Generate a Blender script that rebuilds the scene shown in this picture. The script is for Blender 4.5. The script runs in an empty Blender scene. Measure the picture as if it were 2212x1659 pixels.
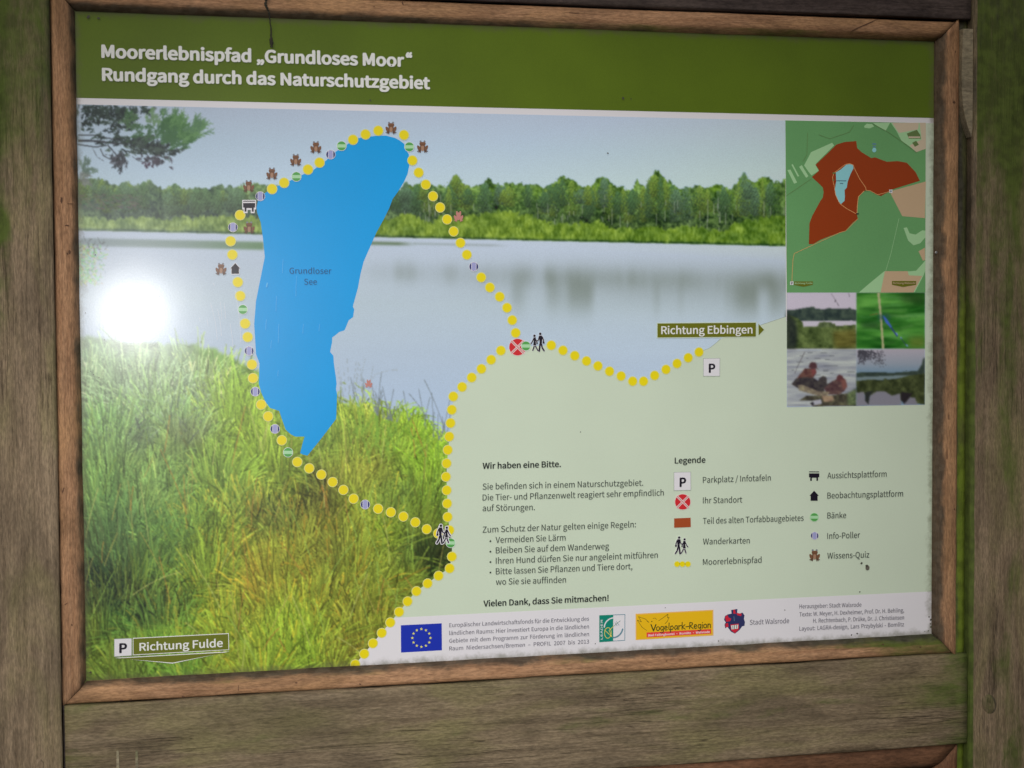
import bpy, bmesh, math, random
import numpy as np
from mathutils import Matrix, Vector

# ------------------------------------------------------------------ camera, sky, sun, flash, exposure
scene = bpy.context.scene
COL = scene.collection
HEAD_Z = 1.85                       # height of the line under the green header of the panel
ROT = np.array([[0.97307372, 0.01569615, -0.22995904],
                [-0.00607175, 0.99907799, 0.04250066],
                [0.23041411, -0.03996002, 0.97227184]])
CAM = np.array([0.05042864, -0.280531, 2.19549408])      # x, height over header line, distance to the panel
FOC, CX, CY = 3550.0, 1106.0, 829.5                      # focal length and centre, in units of 1/2212 of the width


def world(x, y, z):
    return Vector((x, -z, HEAD_Z + y))


cd = bpy.data.cameras.new('camera')
cam = bpy.data.objects.new('camera', cd)
COL.objects.link(cam)
cd.sensor_width = 36.0
cd.sensor_fit = 'HORIZONTAL'
cd.lens = 36.0 * FOC / 2212.0
cd.clip_start = 0.05
cd.clip_end = 500.0
cd.dof.use_dof = True                # the photograph is a touch soft: focused slightly behind the board
cd.dof.aperture_fstop = 24.0
cd.dof.focus_distance = 2.85
M = Matrix(((1, 0, 0), (0, 0, -1), (0, 1, 0)))
cam.matrix_world = Matrix.Translation(world(*CAM)) @ (M @ Matrix(ROT.tolist())).to_4x4()
scene.camera = cam

SUN_EL, SUN_AZ = math.radians(38), math.radians(205)     # overcast light from above and behind the viewer
w = bpy.data.worlds.new("World")
scene.world = w
w.use_nodes = True
nt = w.node_tree
sky = nt.nodes.new('ShaderNodeTexSky')
sky.sky_type = 'NISHITA'
sky.sun_disc = False
sky.sun_elevation = SUN_EL
sky.sun_rotation = SUN_AZ
sky.air_density = 1.0
sky.dust_density = 3.0
nt.links.new(sky.outputs[0], nt.nodes['Background'].inputs[0])
nt.nodes['Background'].inputs[1].default_value = 0.05

sd = bpy.data.lights.new('sun', 'SUN')
sd.energy = 0.5
sd.angle = math.radians(25)
sd.color = (1.0, 0.96, 0.9)
sun = bpy.data.objects.new('sun', sd)
COL.objects.link(sun)
sdir = Vector((math.sin(SUN_AZ) * math.cos(SUN_EL), math.cos(SUN_AZ) * math.cos(SUN_EL), math.sin(SUN_EL)))
sun.rotation_euler = (-sdir).to_track_quat('-Z', 'Y').to_euler()
sun.location = sdir * 20

# the photographer's flash, just above the lens: it is the lit lamp mirrored in the panel
fd = bpy.data.lights.new('camera_flash', 'SPOT')
fd.energy = 100.0
fd.shadow_soft_size = 0.012
fd.spot_size = math.radians(50)
fd.spot_blend = 1.0
fd.color = (1.0, 0.985, 0.99)
flash = bpy.data.objects.new('camera_flash', fd)
COL.objects.link(flash)
FL = CAM + np.array([0.024, 0.010, 0.0])
flash.location = world(*FL)
flash.rotation_euler = (world(0.47, -0.55, 0) - flash.location).to_track_quat('-Z', 'Y').to_euler()

scene.view_settings.view_transform = 'Standard'
scene.view_settings.look = 'None'
scene.view_settings.exposure = 0.0
scene.view_settings.gamma = 1.0
scene.cycles.max_bounces = 6


# ------------------------------------------------------------------ rectification of the printed plane
def U(px, py, z=0.0):
    """where the sight line of a measured point meets the plane z in front of the panel"""
    d = ROT @ np.array([px - CX, -(py - CY), -FOC])
    t = (z - CAM[2]) / d[2]
    q = CAM + t * d
    return float(q[0]), float(q[1])


def proj(x, y, z=0.0):
    """vectorised inverse of U"""
    v = np.stack([x - CAM[0], y - CAM[1], np.full_like(x, z) - CAM[2]], -1) @ ROT
    return CX + FOC * v[..., 0] / -v[..., 2], CY - FOC * v[..., 1] / -v[..., 2]


def lin(c):
    c = np.asarray(c, float)
    c = c / 255.0
    return np.where(c <= 0.04045, c / 12.92, ((c + 0.055) / 1.055) ** 2.4)


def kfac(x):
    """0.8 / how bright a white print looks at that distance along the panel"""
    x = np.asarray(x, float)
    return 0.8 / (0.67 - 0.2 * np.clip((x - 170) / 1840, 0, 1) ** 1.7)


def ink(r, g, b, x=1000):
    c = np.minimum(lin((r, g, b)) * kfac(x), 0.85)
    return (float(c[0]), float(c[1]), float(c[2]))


# ------------------------------------------------------------------ materials
MATS = {}


def nodes_of(name):
    m = bpy.data.materials.new(name)
    m.use_nodes = True
    nt = m.node_tree
    return m, nt, nt.nodes, nt.links, nt.nodes['Principled BSDF']


def laminate(nt, N, L, b):
    """the glossy protective film all over the print: fine orange peel, wiping streaks"""
    geo = N.new('ShaderNodeNewGeometry')
    mp = N.new('ShaderNodeMapping')
    mp.inputs['Scale'].default_value = (90, 1, 6)
    L.new(geo.outputs['Position'], mp.inputs['Vector'])
    st = N.new('ShaderNodeTexNoise')
    st.inputs['Scale'].default_value = 1.0
    st.inputs['Detail'].default_value = 5
    L.new(mp.outputs[0], st.inputs['Vector'])
    fine = N.new('ShaderNodeTexNoise')
    fine.inputs['Scale'].default_value = 420
    fine.inputs['Detail'].default_value = 3
    L.new(geo.outputs['Position'], fine.inputs['Vector'])
    mx = N.new('ShaderNodeMath')
    mx.operation = 'MULTIPLY_ADD'
    L.new(st.outputs['Fac'], mx.inputs[0])
    mx.inputs[1].default_value = 0.5
    wavy = N.new('ShaderNodeTexNoise')
    wavy.inputs['Scale'].default_value = 11
    wavy.inputs['Detail'].default_value = 2
    L.new(geo.outputs['Position'], wavy.inputs['Vector'])
    mw_ = N.new('ShaderNodeMath')
    mw_.operation = 'MULTIPLY_ADD'
    L.new(wavy.outputs['Fac'], mw_.inputs[0])
    mw_.inputs[1].default_value = 9.0
    L.new(fine.outputs['Fac'], mw_.inputs[2])
    L.new(mw_.outputs[0], mx.inputs[2])
    bp = N.new('ShaderNodeBump')
    bp.inputs['Strength'].default_value = 0.022
    bp.inputs['Distance'].default_value = 0.0006
    L.new(mx.outputs[0], bp.inputs['Height'])
    L.new(bp.outputs[0], b.inputs['Normal'])
    L.new(bp.outputs[0], b.inputs['Coat Normal'])
    b.inputs['Roughness'].default_value = 0.35
    b.inputs['Specular IOR Level'].default_value = 0.18
    b.inputs['Coat Weight'].default_value = 0.23
    b.inputs['Coat Roughness'].default_value = 0.165
    b.inputs['Coat IOR'].default_value = 1.45
    return fine


def grime(nt, N, L, col_socket, b):
    """dust and algae creeping in from the edges of the plate, thin film elsewhere"""
    geo = N.new('ShaderNodeNewGeometry')
    sep = N.new('ShaderNodeSeparateXYZ')
    L.new(geo.outputs['Position'], sep.inputs[0])

    def m(op, a, c):
        x = N.new('ShaderNodeMath')
        x.operation = op
        for i, v in enumerate((a, c)):
            if isinstance(v, bpy.types.NodeSocket):
                L.new(v, x.inputs[i])
            else:
                x.inputs[i].default_value = v
        return x.outputs[0]
    X, Z = sep.outputs['X'], sep.outputs['Z']
    d = m('MINIMUM', m('MINIMUM', m('SUBTRACT', X, -0.003), m('SUBTRACT', 1.2015, X)),
          m('MINIMUM', m('SUBTRACT', Z, HEAD_Z - 0.7545), m('SUBTRACT', HEAD_Z + 0.1105, Z)))
    n = N.new('ShaderNodeTexNoise')
    n.inputs['Scale'].default_value = 55
    n.inputs['Detail'].default_value = 7
    n.inputs['Roughness'].default_value = 0.65
    L.new(geo.outputs['Position'], n.inputs['Vector'])
    e = m('ADD', m('MULTIPLY', d, -38.0), n.outputs['Fac'])
    mr = N.new('ShaderNodeMapRange')
    mr.interpolation_type = 'SMOOTHSTEP'
    mr.inputs['From Min'].default_value = 0.12
    mr.inputs['From Max'].default_value = 0.62
    mr.inputs['To Max'].default_value = 0.62
    L.new(e, mr.inputs['Value'])
    mx = N.new('ShaderNodeMix')
    mx.data_type = 'RGBA'
    L.new(mr.outputs[0], mx.inputs[0])
    L.new(col_socket, mx.inputs[6])
    mx.inputs[7].default_value = (0.115, 0.115, 0.052, 1)
    L.new(mx.outputs[2], b.inputs['Base Color'])


def print_mat(name, rgb, mottle=0.10):
    if name in MATS:
        return MATS[name]
    m, nt, N, L, b = nodes_of(name)
    fine = laminate(nt, N, L, b)
    n2 = N.new('ShaderNodeTexNoise')
    n2.inputs['Scale'].default_value = 1100
    n2.inputs['Detail'].default_value = 2
    geo = N.new('ShaderNodeNewGeometry')
    L.new(geo.outputs['Position'], n2.inputs['Vector'])
    n3 = N.new('ShaderNodeTexNoise')
    n3.inputs['Scale'].default_value = 7
    n3.inputs['Detail'].default_value = 4
    L.new(geo.outputs['Position'], n3.inputs['Vector'])
    a = N.new('ShaderNodeMath')
    a.operation = 'ADD'
    L.new(n2.outputs['Fac'], a.inputs[0])
    L.new(n3.outputs['Fac'], a.inputs[1])
    mr = N.new('ShaderNodeMapRange')
    mr.inputs['From Min'].default_value = 0.6
    mr.inputs['From Max'].default_value = 1.4
    mr.inputs['To Min'].default_value = 1 - mottle
    mr.inputs['To Max'].default_value = 1 + mottle
    L.new(a.outputs[0], mr.inputs['Value'])
    mul = N.new('ShaderNodeVectorMath')
    mul.operation = 'SCALE'
    mul.inputs[0].default_value = rgb
    L.new(mr.outputs[0], mul.inputs['Scale'])
    grime(nt, N, L, mul.outputs[0], b)
    MATS[name] = m
    return m


def photo_mat():
    m, nt, N, L, b = nodes_of('printed_photo')
    laminate(nt, N, L, b)
    at = N.new('ShaderNodeAttribute')
    at.attribute_name = 'ink'
    geo = N.new('ShaderNodeNewGeometry')
    n2 = N.new('ShaderNodeTexNoise')
    n2.inputs['Scale'].default_value = 1100
    n2.inputs['Detail'].default_value = 2
    L.new(geo.outputs['Position'], n2.inputs['Vector'])
    mr = N.new('ShaderNodeMapRange')
    mr.inputs['From Min'].default_value = 0.3
    mr.inputs['From Max'].default_value = 0.7
    mr.inputs['To Min'].default_value = 0.93
    mr.inputs['To Max'].default_value = 1.07
    L.new(n2.outputs['Fac'], mr.inputs['Value'])
    mul = N.new('ShaderNodeVectorMath')
    mul.operation = 'SCALE'
    L.new(at.outputs['Color'], mul.inputs[0])
    L.new(mr.outputs[0], mul.inputs['Scale'])
    grime(nt, N, L, mul.outputs[0], b)
    return m


def wood(name, dark, light, warm, crack=0.5, fine_scale=1.0, moss_col=(0.055, 0.085, 0.012), stain_col=(0.035, 0.032, 0.024), grain=70):
    """weathered wood, grain along the local X axis; attributes 'moss' and 'stain' say where algae, dirt and darker tone sit"""
    m, nt, N, L, b = nodes_of(name)
    tc = N.new('ShaderNodeTexCoord')
    oi = N.new('ShaderNodeObjectInfo')
    off = N.new('ShaderNodeVectorMath')
    off.operation = 'SCALE'
    off.inputs[0].default_value = (13.1, 7.7, 3.3)
    L.new(oi.outputs['Random'], off.inputs['Scale'])
    add = N.new('ShaderNodeVectorMath')
    add.operation = 'ADD'
    L.new(tc.outputs['Object'], add.inputs[0])
    L.new(off.outputs[0], add.inputs[1])

    def noise(scale, det=6, mapping=None, dist=0.0, rough=0.55):
        n = N.new('ShaderNodeTexNoise')
        n.inputs['Scale'].default_value = scale
        n.inputs['Detail'].default_value = det
        n.inputs['Distortion'].default_value = dist
        n.inputs['Roughness'].default_value = rough
        if mapping:
            mp = N.new('ShaderNodeMapping')
            mp.inputs['Scale'].default_value = mapping
            L.new(add.outputs[0], mp.inputs['Vector'])
            L.new(mp.outputs[0], n.inputs['Vector'])
        else:
            L.new(add.outputs[0], n.inputs['Vector'])
        return n.outputs['Fac']

    def ramp(src, a, bb, va=0.0, vb=1.0):
        r = N.new('ShaderNodeMapRange')
        r.interpolation_type = 'SMOOTHSTEP'
        r.inputs['From Min'].default_value = a
        r.inputs['From Max'].default_value = bb
        r.inputs['To Min'].default_value = va
        r.inputs['To Max'].default_value = vb
        L.new(src, r.inputs['Value'])
        return r.outputs[0]

    def mix(fac, c1, c2, mode='MIX'):
        x = N.new('ShaderNodeMix')
        x.data_type = 'RGBA'
        x.blend_type = mode
        for sock, v in ((x.inputs[0], fac), (x.inputs[6], c1), (x.inputs[7], c2)):
            if hasattr(v, 'is_linked') or isinstance(v, bpy.types.NodeSocket):
                L.new(v, sock)
            elif isinstance(v, tuple):
                sock.default_value = (*v, 1)
            else:
                sock.default_value = v
        return x.outputs[2]

    def math2(op, a, bb):
        x = N.new('ShaderNodeMath')
        x.operation = op
        for i, v in enumerate((a, bb)):
            if isinstance(v, bpy.types.NodeSocket):
                L.new(v, x.inputs[i])
            else:
                x.inputs[i].default_value = v
        return x.outputs[0]

    broad = noise(1.0, 5, (5, 16, 16), 0.6)
    g1 = noise(1.0, 8, (8, grain * 1.3, grain * 1.3), 0.9, 0.7)
    g2 = noise(1.0, 4, (110, grain * 4.5, grain * 4.5), 0.2, 0.65)
    blot = noise(1.0, 5, (7, 22, 22), 1.0, 0.6)
    c = mix(ramp(g1, 0.28, 0.72), dark, light)
    c = mix(ramp(broad, 0.42, 0.68, 0, 0.75), c, warm)
    speck = math2('MULTIPLY', ramp(g2, 0.30, 0.70, 0.72, 1.28), ramp(blot, 0.32, 0.62, 0.74, 1.12))
    sc = N.new('ShaderNodeVectorMath')
    sc.operation = 'SCALE'
    L.new(c, sc.inputs[0])
    L.new(speck, sc.inputs['Scale'])
    c = sc.outputs[0]
    cr = noise(1.0, 3, (3.0, grain * 1.7, grain * 1.7), 0.25, 0.5)
    crk = ramp(math2('ABSOLUTE', math2('SUBTRACT', cr, 0.5), 0), 0.0, 0.012, crack, 0.0)
    where = ramp(noise(1.0, 2, (4, 14, 14)), 0.45, 0.6)
    crk = math2('MULTIPLY', crk, where)
    c = mix(crk, c, tuple(v * 0.35 for v in dark))
    # algae
    am = N.new('ShaderNodeAttribute')
    am.attribute_name = 'moss'
    mn = noise(1.0, 7, (10, 34, 34), 0.4, 0.62)
    mf = ramp(math2('ADD', am.outputs['Fac'], mn), 0.78, 1.22, 0, 0.9)
    mc = mix(ramp(noise(60, 4), 0.35, 0.65), moss_col, tuple(v * 1.7 for v in moss_col))
    c = mix(mf, c, mc)
    # dirt and darker tone
    ast = N.new('ShaderNodeAttribute')
    ast.attribute_name = 'stain'
    sn = noise(1.0, 7, (22, 60, 60), 0.4, 0.65)
    sf = ramp(math2('ADD', ast.outputs['Fac'], sn), 0.80, 1.30, 0, 0.85)
    c = mix(sf, c, mix(ramp(noise(90, 3), 0.4, 0.6), stain_col, tuple(v * 1.9 for v in stain_col)))
    L.new(c, b.inputs['Base Color'])
    b.inputs['Roughness'].default_value = 0.75
    b.inputs['Specular IOR Level'].default_value = 0.25
    h = math2('ADD', math2('MULTIPLY', g1, 0.6), math2('MULTIPLY', g2, 0.5))
    h = math2('SUBTRACT', h, math2('MULTIPLY', crk, 0.8))
    bp = N.new('ShaderNodeBump')
    bp.inputs['Strength'].default_value = 0.7
    bp.inputs['Distance'].default_value = 0.0016
    L.new(h, bp.inputs['Height'])
    L.new(bp.outputs[0], b.inputs['Normal'])
    return m


M_POST = wood('weathered_post_wood', (0.165, 0.120, 0.074), (0.295, 0.222, 0.142), (0.230, 0.198, 0.092), 0.7, grain=120)
M_RAIL = wood('weathered_rail_wood', (0.135, 0.100, 0.060), (0.265, 0.205, 0.128), (0.200, 0.176, 0.078), 0.8, grain=100)
M_DARK = wood('dark_rail_wood', (0.05, 0.036, 0.032), (0.085, 0.064, 0.058), (0.08, 0.06, 0.05), 0.4, grain=80)  # dark brown wood of the top rail and the backing board
M_LARCH = wood('larch_strip_wood', (0.300, 0.158, 0.080), (0.440, 0.255, 0.140), (0.420, 0.240, 0.115), 0.3, grain=110)
M_LARCHD = wood('reddish_strip_wood', (0.13, 0.060, 0.03), (0.22, 0.110, 0.060), (0.2, 0.10, 0.05), 0.4, grain=80)
M_PALE = wood('bare_wane_wood', (0.22, 0.185, 0.125), (0.34, 0.29, 0.19), (0.27, 0.24, 0.15), 0.2, grain=60)
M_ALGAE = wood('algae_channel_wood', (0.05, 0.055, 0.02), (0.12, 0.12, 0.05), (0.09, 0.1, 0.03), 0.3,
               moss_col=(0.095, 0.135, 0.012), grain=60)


# ------------------------------------------------------------------ object helpers
def link(name, me, parent=None, mats=()):
    o = bpy.data.objects.new(name, me)
    COL.objects.link(o)
    for m in mats:
        me.materials.append(m)
    if parent is not None:
        o.parent = parent
        o.matrix_parent_inverse = parent.matrix_world.inverted()
    return o


def empty(name, loc, label, cat, group=None):
    o = bpy.data.objects.new(name, None)
    COL.objects.link(o)
    o.location = loc
    o.empty_display_size = 0.1
    o['label'] = label
    o['category'] = cat
    if group:
        o['group'] = group
    bpy.context.view_layer.update()
    return o


def nz(seed):
    """smooth 1-D noise"""
    r = np.random.RandomState(seed)
    ph = r.rand(8) * 6.28
    fr = r.uniform(2, 40, 8)
    am = 1.0 / (1 + fr * 0.15)
    return lambda t: float((np.sin(t * fr + ph) * am).sum() / am.sum())


def member(name, parent, mat, profile, origin, Lax, Wax, length, seg=40, mitre=0, seed=1, wob=0.0006,
           moss=None, stain=None, bevel_ends=True):
    """timber with a cross-section profile [(w, out, stain)], running along Lax; mitre: ends spread with w"""
    n = len(profile)
    f1, f2 = nz(seed), nz(seed + 50)
    Lv, Wv = Vector(Lax), Vector(Wax)
    Nv = Lv.cross(Wv)
    mw = Matrix.Identity(4)
    for i in range(3):
        mw[i][0], mw[i][1], mw[i][2] = Lv[i], Wv[i], Nv[i]
        mw[i][3] = origin[i]
    vs, mo, st = [], [], []
    for s in range(seg + 1):
        u = s / seg
        for j, p in enumerate(profile):
            wv, h = p[0], p[1]
            x0, x1 = -mitre * (wv - 0.0006), length + mitre * (wv - 0.0006)
            x = x0 + (x1 - x0) * u
            dj = wob * f1(x * 3 + j * 0.7)
            dk = wob * f2(x * 3 + j * 0.7)
            back = h < -0.004
            v = (x, wv + (0 if back else dj), h + (0 if back else dk))
            vs.append(v)
            W = mw @ Vector(v)
            mo.append(moss(W.x, W.z - HEAD_Z, p) if moss else 0.0)
            st.append((p[2] if len(p) > 2 else 0.0) + (stain(W.x, W.z - HEAD_Z, p) if stain else 0.0))
    fs = []
    for s in range(seg):
        for j in range(n):
            a, b2 = s * n + j, s * n + (j + 1) % n
            fs.append((a, b2, b2 + n, a + n))
    fs.append(tuple(range(n)))
    fs.append(tuple(range(seg * n + n - 1, seg * n - 1, -1)))
    me = bpy.data.meshes.new(name)
    me.from_pydata(vs, [], fs)
    bm = bmesh.new()
    bm.from_mesh(me)
    bmesh.ops.recalc_face_normals(bm, faces=bm.faces)
    bm.to_mesh(me)
    bm.free()
    for nm, arr in (('moss', mo), ('stain', st)):
        at = me.attributes.new(nm, 'FLOAT', 'POINT')
        at.data.foreach_set('value', arr)
    o = link(name, me, None, (mat,))
    o.matrix_world = mw
    bpy.context.view_layer.update()
    if parent:
        o.parent = parent
        o.matrix_parent_inverse = parent.matrix_world.inverted()
    for p in me.polygons:
        p.use_smooth = len(p.vertices) == 4
    return o


def board_profile(w0, w1, front, back, r=0.006, cols=10):
    """rounded-edge plank section"""
    pr = [(w0, back)]
    for k in range(5):
        a = k / 4 * math.pi / 2
        pr.append((w0 + r - r * math.cos(a), front - r + r * math.sin(a)))
    for k in range(1, cols):
        pr.append((w0 + r + (w1 - w0 - 2 * r) * k / cols, front))
    for k in range(5):
        a = (1 - k / 4) * math.pi / 2
        pr.append((w1 - r + r * math.cos(a), front - r + r * math.sin(a)))
    pr.append((w1, back))
    return pr


# ------------------------------------------------------------------ the wooden stand
stand = empty('wooden_stand', world(0.6, -HEAD_Z, 0), 'weathered wooden stand of two posts and rails holding the map panel', 'wooden stand')

sm = lambda a, b, v: max(0.0, min(1.0, (v - a) / (b - a)))


def moss_left(X, Z, p):
    top = sm(-0.42, 0.05, Z) * 0.46
    edge = sm(-0.06, -0.11, X) * sm(-0.5, -0.1, Z) * 0.25
    knot = max(0, 1 - math.hypot((X + 0.108) / 0.026, (Z + 0.165) / 0.03)) * 1.1
    low = 0.06
    return top + edge + knot + low


def stain_left(X, Z, p):
    return sm(-0.066, -0.035, X) * sm(-0.15, -0.02, Z) * 0.42 + sm(-0.06, -0.035, X) * 0.12


def moss_right(X, Z, p):
    top = sm(-0.75, 0.1, Z) * 0.36 + sm(-0.12, 0.12, Z) * 0.25
    band = max(0, 1 - abs(X - 1.315) / 0.03) * 0.2
    edge = sm(1.275, 1.256, X) * 0.05
    if p[0] > 0.139 and p[1] < 0.0215:                 # the side of the post in the gap
        return 0.1 + 0.75 * sm(-0.16, -0.34, Z)
    return 0.17 + top + band + edge + 0.12 * sm(-0.62, -0.9, Z)


def dark_right(X, Z, p):
    if p[0] > 0.139 and p[1] < 0.0215:
        return 0.55 * sm(-0.3, -0.2, Z)
    return sm(-0.06, 0.14, Z) * 0.42 - 0.25 * sm(1.262, 1.256, X) * sm(-0.5, -0.7, Z)  # front darker towards the top, lighter low on the inner edge


# left post: x -0.176 .. -0.033 ; right post 1.2525 .. 1.40 ; both run to the ground
PL = 2.35
member('post', stand, M_POST, board_profile(0.0, 0.145, 0.022, -0.06, 0.005, 16), world(-0.0335, -HEAD_Z, 0), (0, 0, 1), (-1, 0, 0), PL, 260,
       seed=3, wob=0.0009, moss=moss_left, stain=stain_left)
member('post', stand, M_POST, board_profile(0.0, 0.145, 0.022, -0.06, 0.007, 16), world(1.3975, -HEAD_Z, 0), (0, 0, 1), (-1, 0, 0), PL, 260,
       seed=9, wob=0.0011, moss=moss_right, stain=dark_right)


def moss_rail(X, Z, p):
    a = max(0, 1 - abs(Z + 0.845) / 0.03) * (0.12 + 0.2 * max(0, 1 - abs(X - 0.78) / 0.35))
    e = sm(1.14, 1.25, X) * 0.42
    t = sm(-0.80, -0.785, Z) * 0.08
    l = sm(0.05, -0.03, X) * 0.25
    return 0.10 + a + e + t + l


def stain_rail(X, Z, p):
    return sm(-0.83, -0.90, Z) * 0.14 - sm(-0.81, -0.79, Z) * 0.2


rail_pr = board_profile(0.0, 0.1345, 0.017, -0.03, 0.004, 14)
member('rail', stand, M_RAIL, rail_pr, world(-0.0305, -0.9175, 0), (1, 0, 0), (0, 0, 1), 1.2815, 110, seed=21,
       wob=0.0010, moss=moss_rail, stain=stain_rail)
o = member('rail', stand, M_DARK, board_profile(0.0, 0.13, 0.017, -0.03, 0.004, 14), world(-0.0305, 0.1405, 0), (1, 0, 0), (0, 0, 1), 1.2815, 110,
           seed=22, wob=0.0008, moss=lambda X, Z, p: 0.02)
o['label'] = 'dark top rail'

# strips round the panel: (w, out, dirt) from the panel lip outwards


def strip_profile(W, face=0.014, lip=0.0022, cham=0.009, dirt=0.6):
    return [(0.0, -0.003), (0.0, lip, dirt), (cham * 0.35, lip + (face - lip) * 0.42, dirt * 0.95),
            (cham * 0.75, lip + (face - lip) * 0.82, dirt * 0.7), (cham * 1.15, face - 0.0004, dirt * 0.42),
            (W * 0.5, face, 0.05), (W * 0.62, face, 0.0), (W * 0.75, face, 0.0), (W - 0.003, face - 0.0004, 0.05), (W - 0.0006, face - 0.003, 0.4),
            (W, face - 0.006, 0.6), (W, -0.003)]


X0, X1, Z0, Z1 = -0.003, 1.2015, -0.7545, 0.1105


def st_var(seed, amp=0.25):
    f = nz(seed)
    return lambda X, Z, p: amp * f((X + Z) * 6) * (1 if len(p) > 2 and p[2] > 0.3 else 0.3)


member('frame_strip', stand, M_LARCH, strip_profile(0.0275, dirt=0.72), world(X0, Z1, 0), (1, 0, 0), (0, 0, 1), X1 - X0, 120, 1, 31, 0.0007,
       moss=lambda X, Z, p: (0.42 if (len(p) > 2 and p[2] > 0.4 and p[0] < 0.01) else 0.05) * sm(0.1, 0.75, X),
       stain=lambda X, Z, p: 0.2 * sm(0.6, 0.0, X) * (1 if p[0] < 0.016 else 0) - 0.35 * sm(0.45, 0.9, X) * (1 if p[0] < 0.012 else 0))
member('frame_strip', stand, M_LARCH, strip_profile(0.0275, dirt=0.80), world(X1, Z0, 0), (-1, 0, 0), (0, 0, -1), X1 - X0, 120, 1, 37, 0.0008,
       moss=lambda X, Z, p: (0.3 if p[0] < 0.012 else 0.05) + 0.42 * sm(0.98, 1.15, X), stain=st_var(5))
member('frame_strip', stand, M_LARCH, strip_profile(0.0300, dirt=0.62), world(X0, Z0, 0), (0, 0, 1), (-1, 0, 0), Z1 - Z0, 90, 1, 41, 0.0007,
       moss=lambda X, Z, p: 0.04 + (0.22 if p[0] > 0.028 else 0), stain=st_var(6))
member('frame_strip', stand, M_LARCH, strip_profile(0.0345, cham=0.0125, dirt=1.05), world(X1, Z1, 0), (0, 0, -1), (1, 0, 0), Z1 - Z0, 90, 1, 43, 0.0008,
       moss=lambda X, Z, p: 0.06 + sm(-0.4, -0.75, Z) * (0.35 if p[0] < 0.012 else 0), stain=st_var(7))
# algae-filled channel between the right strip and the right post, with the bare waney edge above
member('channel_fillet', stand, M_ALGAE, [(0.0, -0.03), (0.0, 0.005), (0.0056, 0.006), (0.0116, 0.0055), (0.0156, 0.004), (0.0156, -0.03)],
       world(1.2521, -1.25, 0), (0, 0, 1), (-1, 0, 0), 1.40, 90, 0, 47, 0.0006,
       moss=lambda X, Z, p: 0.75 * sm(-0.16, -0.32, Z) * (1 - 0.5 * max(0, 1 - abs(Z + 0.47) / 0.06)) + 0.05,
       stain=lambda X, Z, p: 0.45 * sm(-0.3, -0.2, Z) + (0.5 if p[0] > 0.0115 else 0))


def wedge(name, mat, pts, y, th, parent, moss=0.0):
    """flat waney piece: outline in (X, Z) at depth y with thickness th"""
    n = len(pts)
    vs = [(a, -y, HEAD_Z + c) for a, c in pts] + [(a, -(y - th), HEAD_Z + c) for a, c in pts]
    fs = [tuple(range(n)), tuple(range(2 * n - 1, n - 1, -1))] + [(i, (i + 1) % n, (i + 1) % n + n, i + n) for i in range(n)]
    me = bpy.data.meshes.new(name)
    me.from_pydata(vs, [], fs)
    bm = bmesh.new()
    bm.from_mesh(me)
    bmesh.ops.recalc_face_normals(bm, faces=bm.faces)
    bm.to_mesh(me)
    bm.free()
    for nm, v in (('moss', moss), ('stain', 0.0)):
        at = me.attributes.new(nm, 'FLOAT', 'POINT')
        at.data.foreach_set('value', [v] * (2 * n))
    return link(name, me, parent, (mat,))


wp = [U(px, py, 0.0205) for px, py in [(2081, 62), (2079.5, 85), (2078.5, 110), (2077.6, 140), (2077.2, 170), (2078, 200), (2079.5, 225), (2083, 245), (2087, 262), (2092, 278), (2098, 296)]]
wp += [(1.2523, y) for y in np.linspace(wp[-1][1], wp[0][1], 12)[1:].tolist()]
o = wedge('waney_edge', M_PALE, wp, 0.0208, 0.015, stand)
o['label'] = 'pale bare sliver of wood beside the top right of the frame'
# frame of the next panel below the rail
lowX1, lowZ = 1.2040, -0.9185
member('lower_frame_strip', stand, M_LARCHD, [(0.0, -0.006), (0.0, 0.000, 0.5), (0.006, 0.006, 0.3), (0.012, 0.010, 0.1), (0.03, 0.010), (0.0355, 0.009), (0.0355, -0.006)],
       world(X0, lowZ - 0.0355, 0), (1, 0, 0), (0, 0, 1), lowX1 - X0, 60, 1, 61, 0.0005, stain=lambda X, Z, p: 0.18)
member('lower_frame_strip', stand, M_LARCHD, [(0.0, -0.006), (0.0, 0.000, 0.5), (0.006, 0.006, 0.3), (0.012, 0.010, 0.1), (0.03, 0.010), (0.0355, 0.009), (0.0355, -0.006)],
       world(lowX1, lowZ - 0.0355, 0), (0, 0, -1), (1, 0, 0), 0.3, 20, 1, 62, 0.0005)
member('lower_frame_strip', stand, M_LARCHD, [(0.0, -0.006), (0.0, 0.000, 0.5), (0.006, 0.006, 0.3), (0.012, 0.010, 0.1), (0.026, 0.010), (0.0275, 0.009), (0.0275, -0.006)],
       world(X0, lowZ - 0.0355 - 0.3, 0), (0, 0, 1), (-1, 0, 0), 0.3, 20, 1, 63, 0.0005)
wedge('backing_board', M_DARK, [(-0.033, -1.25), (1.252, -1.25), (1.252, 0.27), (-0.033, 0.27)], -0.0065, 0.012, stand)


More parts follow.
